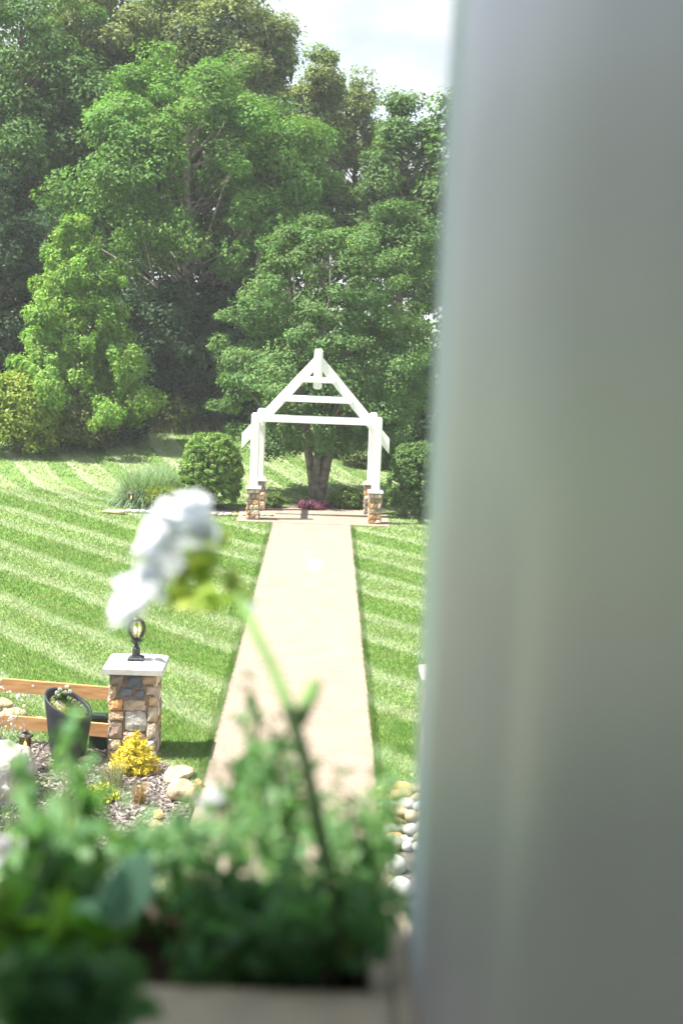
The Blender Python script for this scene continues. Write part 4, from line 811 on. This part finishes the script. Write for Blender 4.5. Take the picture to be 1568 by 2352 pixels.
# the tall stem with white flower heads, leaning out of the house's shade
Yf = YO + .17; p0 = near(800, 2205, Yf); p0.z = SOIL - .01
fr_ = empty('white_flower', p0, 'tall leaning stem with ragged white blossom rising over the window box', 'flower')
def loc(px, py, Y=None):
    if Y is None: Y = Yf - .12 + .48*min(1, max(0, (2180 - py)/830))**2
    return near(px, py, Y) - p0
main = [(790, 2180), (762, 2020), (725, 1860), (697, 1730), (662, 1620), (628, 1535), (598, 1475), (565, 1405), (535, 1350)]
stem_tube([Vector((0, 0, 0))] + [loc(*q) for q in main], [.010, .0095, .009, .0088, .0088, .0088, .0075, .007, .007, .009]).build('stem', 'stemgreen', fr_, True)
stem_tube([loc(672, 1640), loc(690, 1655), loc(712, 1600), loc(726, 1570)], [.006, .009, .011, .008]).build('bud_stem', 'stemgreen', fr_, True)
rng = np.random.RandomState(7)
def blob(pxs, r, L, per, col, m, name, parent, yel=.1, flat=1, wr=.7, shell=.2):
    cen = np.array([np.array(loc(a, b_)) + np.array([0, rng.normal(0, .008), 0]) for a, b_ in pxs]); return leaf_obj(name, [clump_leaves(rng, cen, np.full(len(cen), r), per, L, col, yel=yel, flat=flat, shell=shell, wr=wr, var=.06)], m, parent)
blob([(520, 1335), (490, 1285), (455, 1290), (535, 1370), (470, 1345), (430, 1320), (505, 1240), (480, 1385), (420, 1370)], .020, .042, 5, (.30, .42, .10), 'soft_leaf', 'calyx', fr_, .3)
blob([(445, 1185), (400, 1180), (365, 1210), (420, 1225), (460, 1235), (380, 1250), (350, 1270), (430, 1165), (395, 1290)], .026, .058, 3, (.80, .83, .88), 'petal', 'petals', fr_, 0, wr=.9)
blob([(345, 1300), (325, 1330), (305, 1360), (285, 1390), (345, 1360), (278, 1405), (310, 1395), (365, 1330)], .018, .052, 3, (.80, .83, .88), 'petal', 'petals', fr_, 0, wr=.9)
blob([(725, 1300), (708, 1282)], .006, .014, 4, (.7, .72, .80), 'petal', 'petals', fr_, 0)
blob([(590, 1400), (572, 1388)], .006, .012, 4, (.7, .74, .80), 'petal', 'petals', fr_, 0)
# leafy plants: each is stems fanning from the soil with leaves along them
def leafy(name, foot_px, tips, label, col, seed, Y0=YO + .22, dY=.10, L=.045, W=.5, per=16, m='soft_leaf', jit=.012, cat='plant', bloom=None, yel=.2, low=.1):
    rng = np.random.RandomState(seed); f0 = near(foot_px[0], foot_px[1], Y0); f0.z = SOIL - .004; root = empty(name, f0, label, cat, 'plants in the window box'); b = MB(); P = []; A = []
    for (tx, ty) in tips:
        Yt = Y0 + rng.uniform(-dY, dY) + .34*max(0, min(1, (2060 - ty)/330)); tp = near(tx, ty, Yt) - f0; md = tp*.5 + Vector((rng.normal(0, .012), rng.normal(0, .012), .03)); pts = []
        st = Vector((rng.normal(0, .03), rng.normal(0, .02), 0))
        for k in range(7): u = k/6; pts.append(st*(1 - u)**2 + md*2*u*(1 - u) + tp*u*u)
        b.tube(pts, [.0035 - .0004*k for k in range(7)], 5)
        for q in range(per): u = low + (1 - low)*rng.uniform()**.7; k = min(int(u*6), 5); c = pts[k].lerp(pts[k + 1], u*6 - k); P.append(np.array(c) + rng.normal(0, jit, 3)); A.append(np.array(pts[k + 1] - pts[k]) + rng.normal(0, .02, 3))
    P = np.array(P); n = len(P); b.build('stem', 'stemgreen', root, True)
    Ls = L*rng.uniform(.6, 1.3, n); leaf_obj('foliage', [leaf_geo(P, unit(rng.normal(size=(n, 3))*.8 + np.array([0, -.4, .7])), unit(np.array(A)*20 + rng.normal(size=(n, 3))*.6), Ls, Ls*W, palette(rng, n, col, .25, yel))], m, root)
    if bloom:
        cen = np.array([np.array(near(a, b_, Y0 + .24) - f0) for a, b_ in bloom]); leaf_obj('blossom', [clump_leaves(rng, cen, np.full(len(cen), .011), 10, .022, (.78, .78, .82), yel=0, shell=.1, wr=.8, flat=1)], 'petal', root)
    return root
G1, G2, G3 = (.095, .235, .115), (.13, .275, .12), (.17, .36, .07)
def fan(x0, x1, y0, y1, n, seed):
    r = np.random.RandomState(seed); return [(r.uniform(x0, x1), r.uniform(y0, y1)) for _ in range(n)]
leafy('bushy_plant', (560, 2215), fan(380, 720, 1870, 2030, 13, 1) + fan(360, 740, 1980, 2130, 12, 2), 'dense dark green bushy plant filling the middle of the window box', G1, 1, L=.036, W=.34, per=12, dY=.10)
leafy('bushy_plant', (830, 2218), fan(640, 930, 1900, 2040, 9, 3) + fan(660, 930, 2000, 2140, 10, 4), 'dark green bushy plant at the right end of the window box', G1, 2, L=.034, W=.34, per=11, dY=.10)
leafy('feathery_plant', (600, 2210), [(575, 1570), (560, 1640), (600, 1690), (640, 1700), (570, 1740), (690, 1760), (620, 1650), (545, 1790), (660, 1800), (720, 1830), (500, 1830)], 'feathery upright plant left of the tall flower stem', G2, 3, L=.034, W=.34, per=30, dY=.05, low=.45, bloom=[(492, 1838), (478, 1850), (500, 1825)])
leafy('feathery_plant', (850, 2210), [(930, 1710), (900, 1780), (880, 1800), (845, 1850), (905, 1690), (870, 1880)], 'thin leafy shoots beside the window frame', G2, 4, L=.032, W=.4, per=18, dY=.04, low=.35)
leafy('wispy_plant', (700, 2210), fan(480, 740, 1720, 1900, 14, 21), 'wispy fine leaved shoots around the tall flower stem', G2, 14, L=.030, W=.28, per=24, dY=.06, low=.4)
leafy('wispy_plant', (800, 2212), fan(730, 930, 1780, 1950, 14, 22), 'wispy fine leaved shoots over the right end of the box', G2, 15, L=.030, W=.28, per=22, dY=.06, low=.4)
leafy('wispy_plant', (420, 2212), fan(300, 470, 1830, 1980, 10, 23), 'wispy fine leaved shoots beside the sky tinted broad leaves', G2, 16, L=.030, W=.3, per=22, dY=.06, low=.4)
leafy('bushy_plant', (500, 2225), fan(330, 900, 2080, 2200, 30, 24), 'low dark leafy edging along the near rim of the window box', G1, 17, L=.038, per=10, dY=.05, Y0=YO + .10)
leafy('trailing_plant', (150, 2220), [(150, 1670), (175, 1640), (120, 1760), (200, 1750), (60, 1830), (230, 1820), (20, 1690), (260, 1790), (180, 1800)], 'upright green shoots at the left of the window box', G2, 5, L=.045, W=.42, per=16, dY=.05, low=.3, bloom=[(10, 1935), (25, 1965), (0, 1985), (60, 1925), (90, 1960), (40, 1990)])
leafy('trailing_plant', (120, 2230), fan(0, 360, 1870, 2030, 16, 5) + fan(0, 340, 2020, 2160, 14, 6), 'mixed green foliage plant in the left half of the window box', G2, 6, L=.046, per=13, dY=.08, bloom=[(170, 1860), (150, 1880)])
leafy('bright_leaf_plant', (110, 2260), [(130, 2125), (20, 2110), (60, 2180), (190, 2150), (10, 2190), (160, 2230)], 'bright green broad leaved plant low in the window box', G3, 7, L=.075, W=.55, per=11, dY=.05, low=.4, Y0=YO + .09)
# a little pot of greenery on the inside of the sill
YP = 1.26; pc = near(150, 2400, YP); sp = empty('sill_pot', (pc.x, YP, ZS), 'small dark pot standing on the inner window sill', 'pot')
MB().lathe([(.035, 0), (.045, .05), (.048, .05), (.048, .06), (.042, .06), (.040, .045)], 20).build('pot_body', 'pot', sp, True)
SOIL = ZS + .045
leafy('sill_plant', (150, 2400), fan(20, 300, 2190, 2330, 26, 8), 'leafy green plant in the small pot on the sill', G1, 8, L=.042, per=11, dY=.04, Y0=YP, W=.6)
SOIL = BZ1 - .036
# broad leaves, the sky's reflection painted in as blue grey colour
f0 = near(262, 2190, YO + .10); f0.z = SOIL - .004; bl = empty('sky_tinted_plant', f0, 'broad leaved plant with sky reflection painted into its two upright leaves in the window box', 'plant', 'plants in the window box')
def big_leaf(px, w, col):
    a, b_, c = [near(x, y, YO + .10) - f0 for x, y in px]; n = 9; V = []; F = []; sd_ = (c - a).cross(Vector((0, 1, .25))).normalized()
    for k in range(n):
        u = k/(n - 1); q = a*(1 - u)**2 + b_*2*u*(1 - u) + c*u*u; h = w*math.sin(math.pi*min(1, u*.93 + .06))**.8; V += [q - sd_*h + Vector((0, -.006, 0)), q, q + sd_*h + Vector((0, -.006, 0))]
    for k in range(n - 1): F += [(3*k, 3*k + 1, 3*k + 4, 3*k + 3), (3*k + 1, 3*k + 2, 3*k + 5, 3*k + 4)]
    me = raw_mesh('leaf', np.array([v[:] for v in V]), np.array(F), True); add_col(me, np.tile(np.array(col), (len(V), 1))); me.materials.append(M['gloss_leaf']); link(bpy.data.objects.new('leaf', me), bl)
big_leaf([(268, 2110), (300, 2030), (338, 1945)], .028, (.36, .58, .68)); big_leaf([(250, 2130), (215, 2090), (175, 2075)], .024, (.40, .64, .74)); big_leaf([(262, 2130), (255, 2060), (285, 1985)], .020, (.30, .44, .50))
MB().tube([(0, 0, 0), near(262, 2130, YO + .10) - f0], [.006, .004], 6).build('stem', 'stemgreen', bl)

# ------------------------------------------------------------------ the summer haze over the garden
hz = bpy.data.materials.new('haze'); nt, n_, l_ = nodes(hz); o_ = n_.new('ShaderNodeOutputMaterial'); v_ = n_.new('ShaderNodeVolumePrincipled')
v_.inputs['Color'].default_value = (.93, .96, 1, 1); v_.inputs['Density'].default_value = .0009; v_.inputs['Anisotropy'].default_value = .0
l_.new(v_.outputs['Volume'], o_.inputs['Volume'])
tag(MB().box(-1400, 1400, -1400, 1400, -1, 24).build('haze', hz), 'thin summer haze over the whole garden', 'haze', kind='stuff')
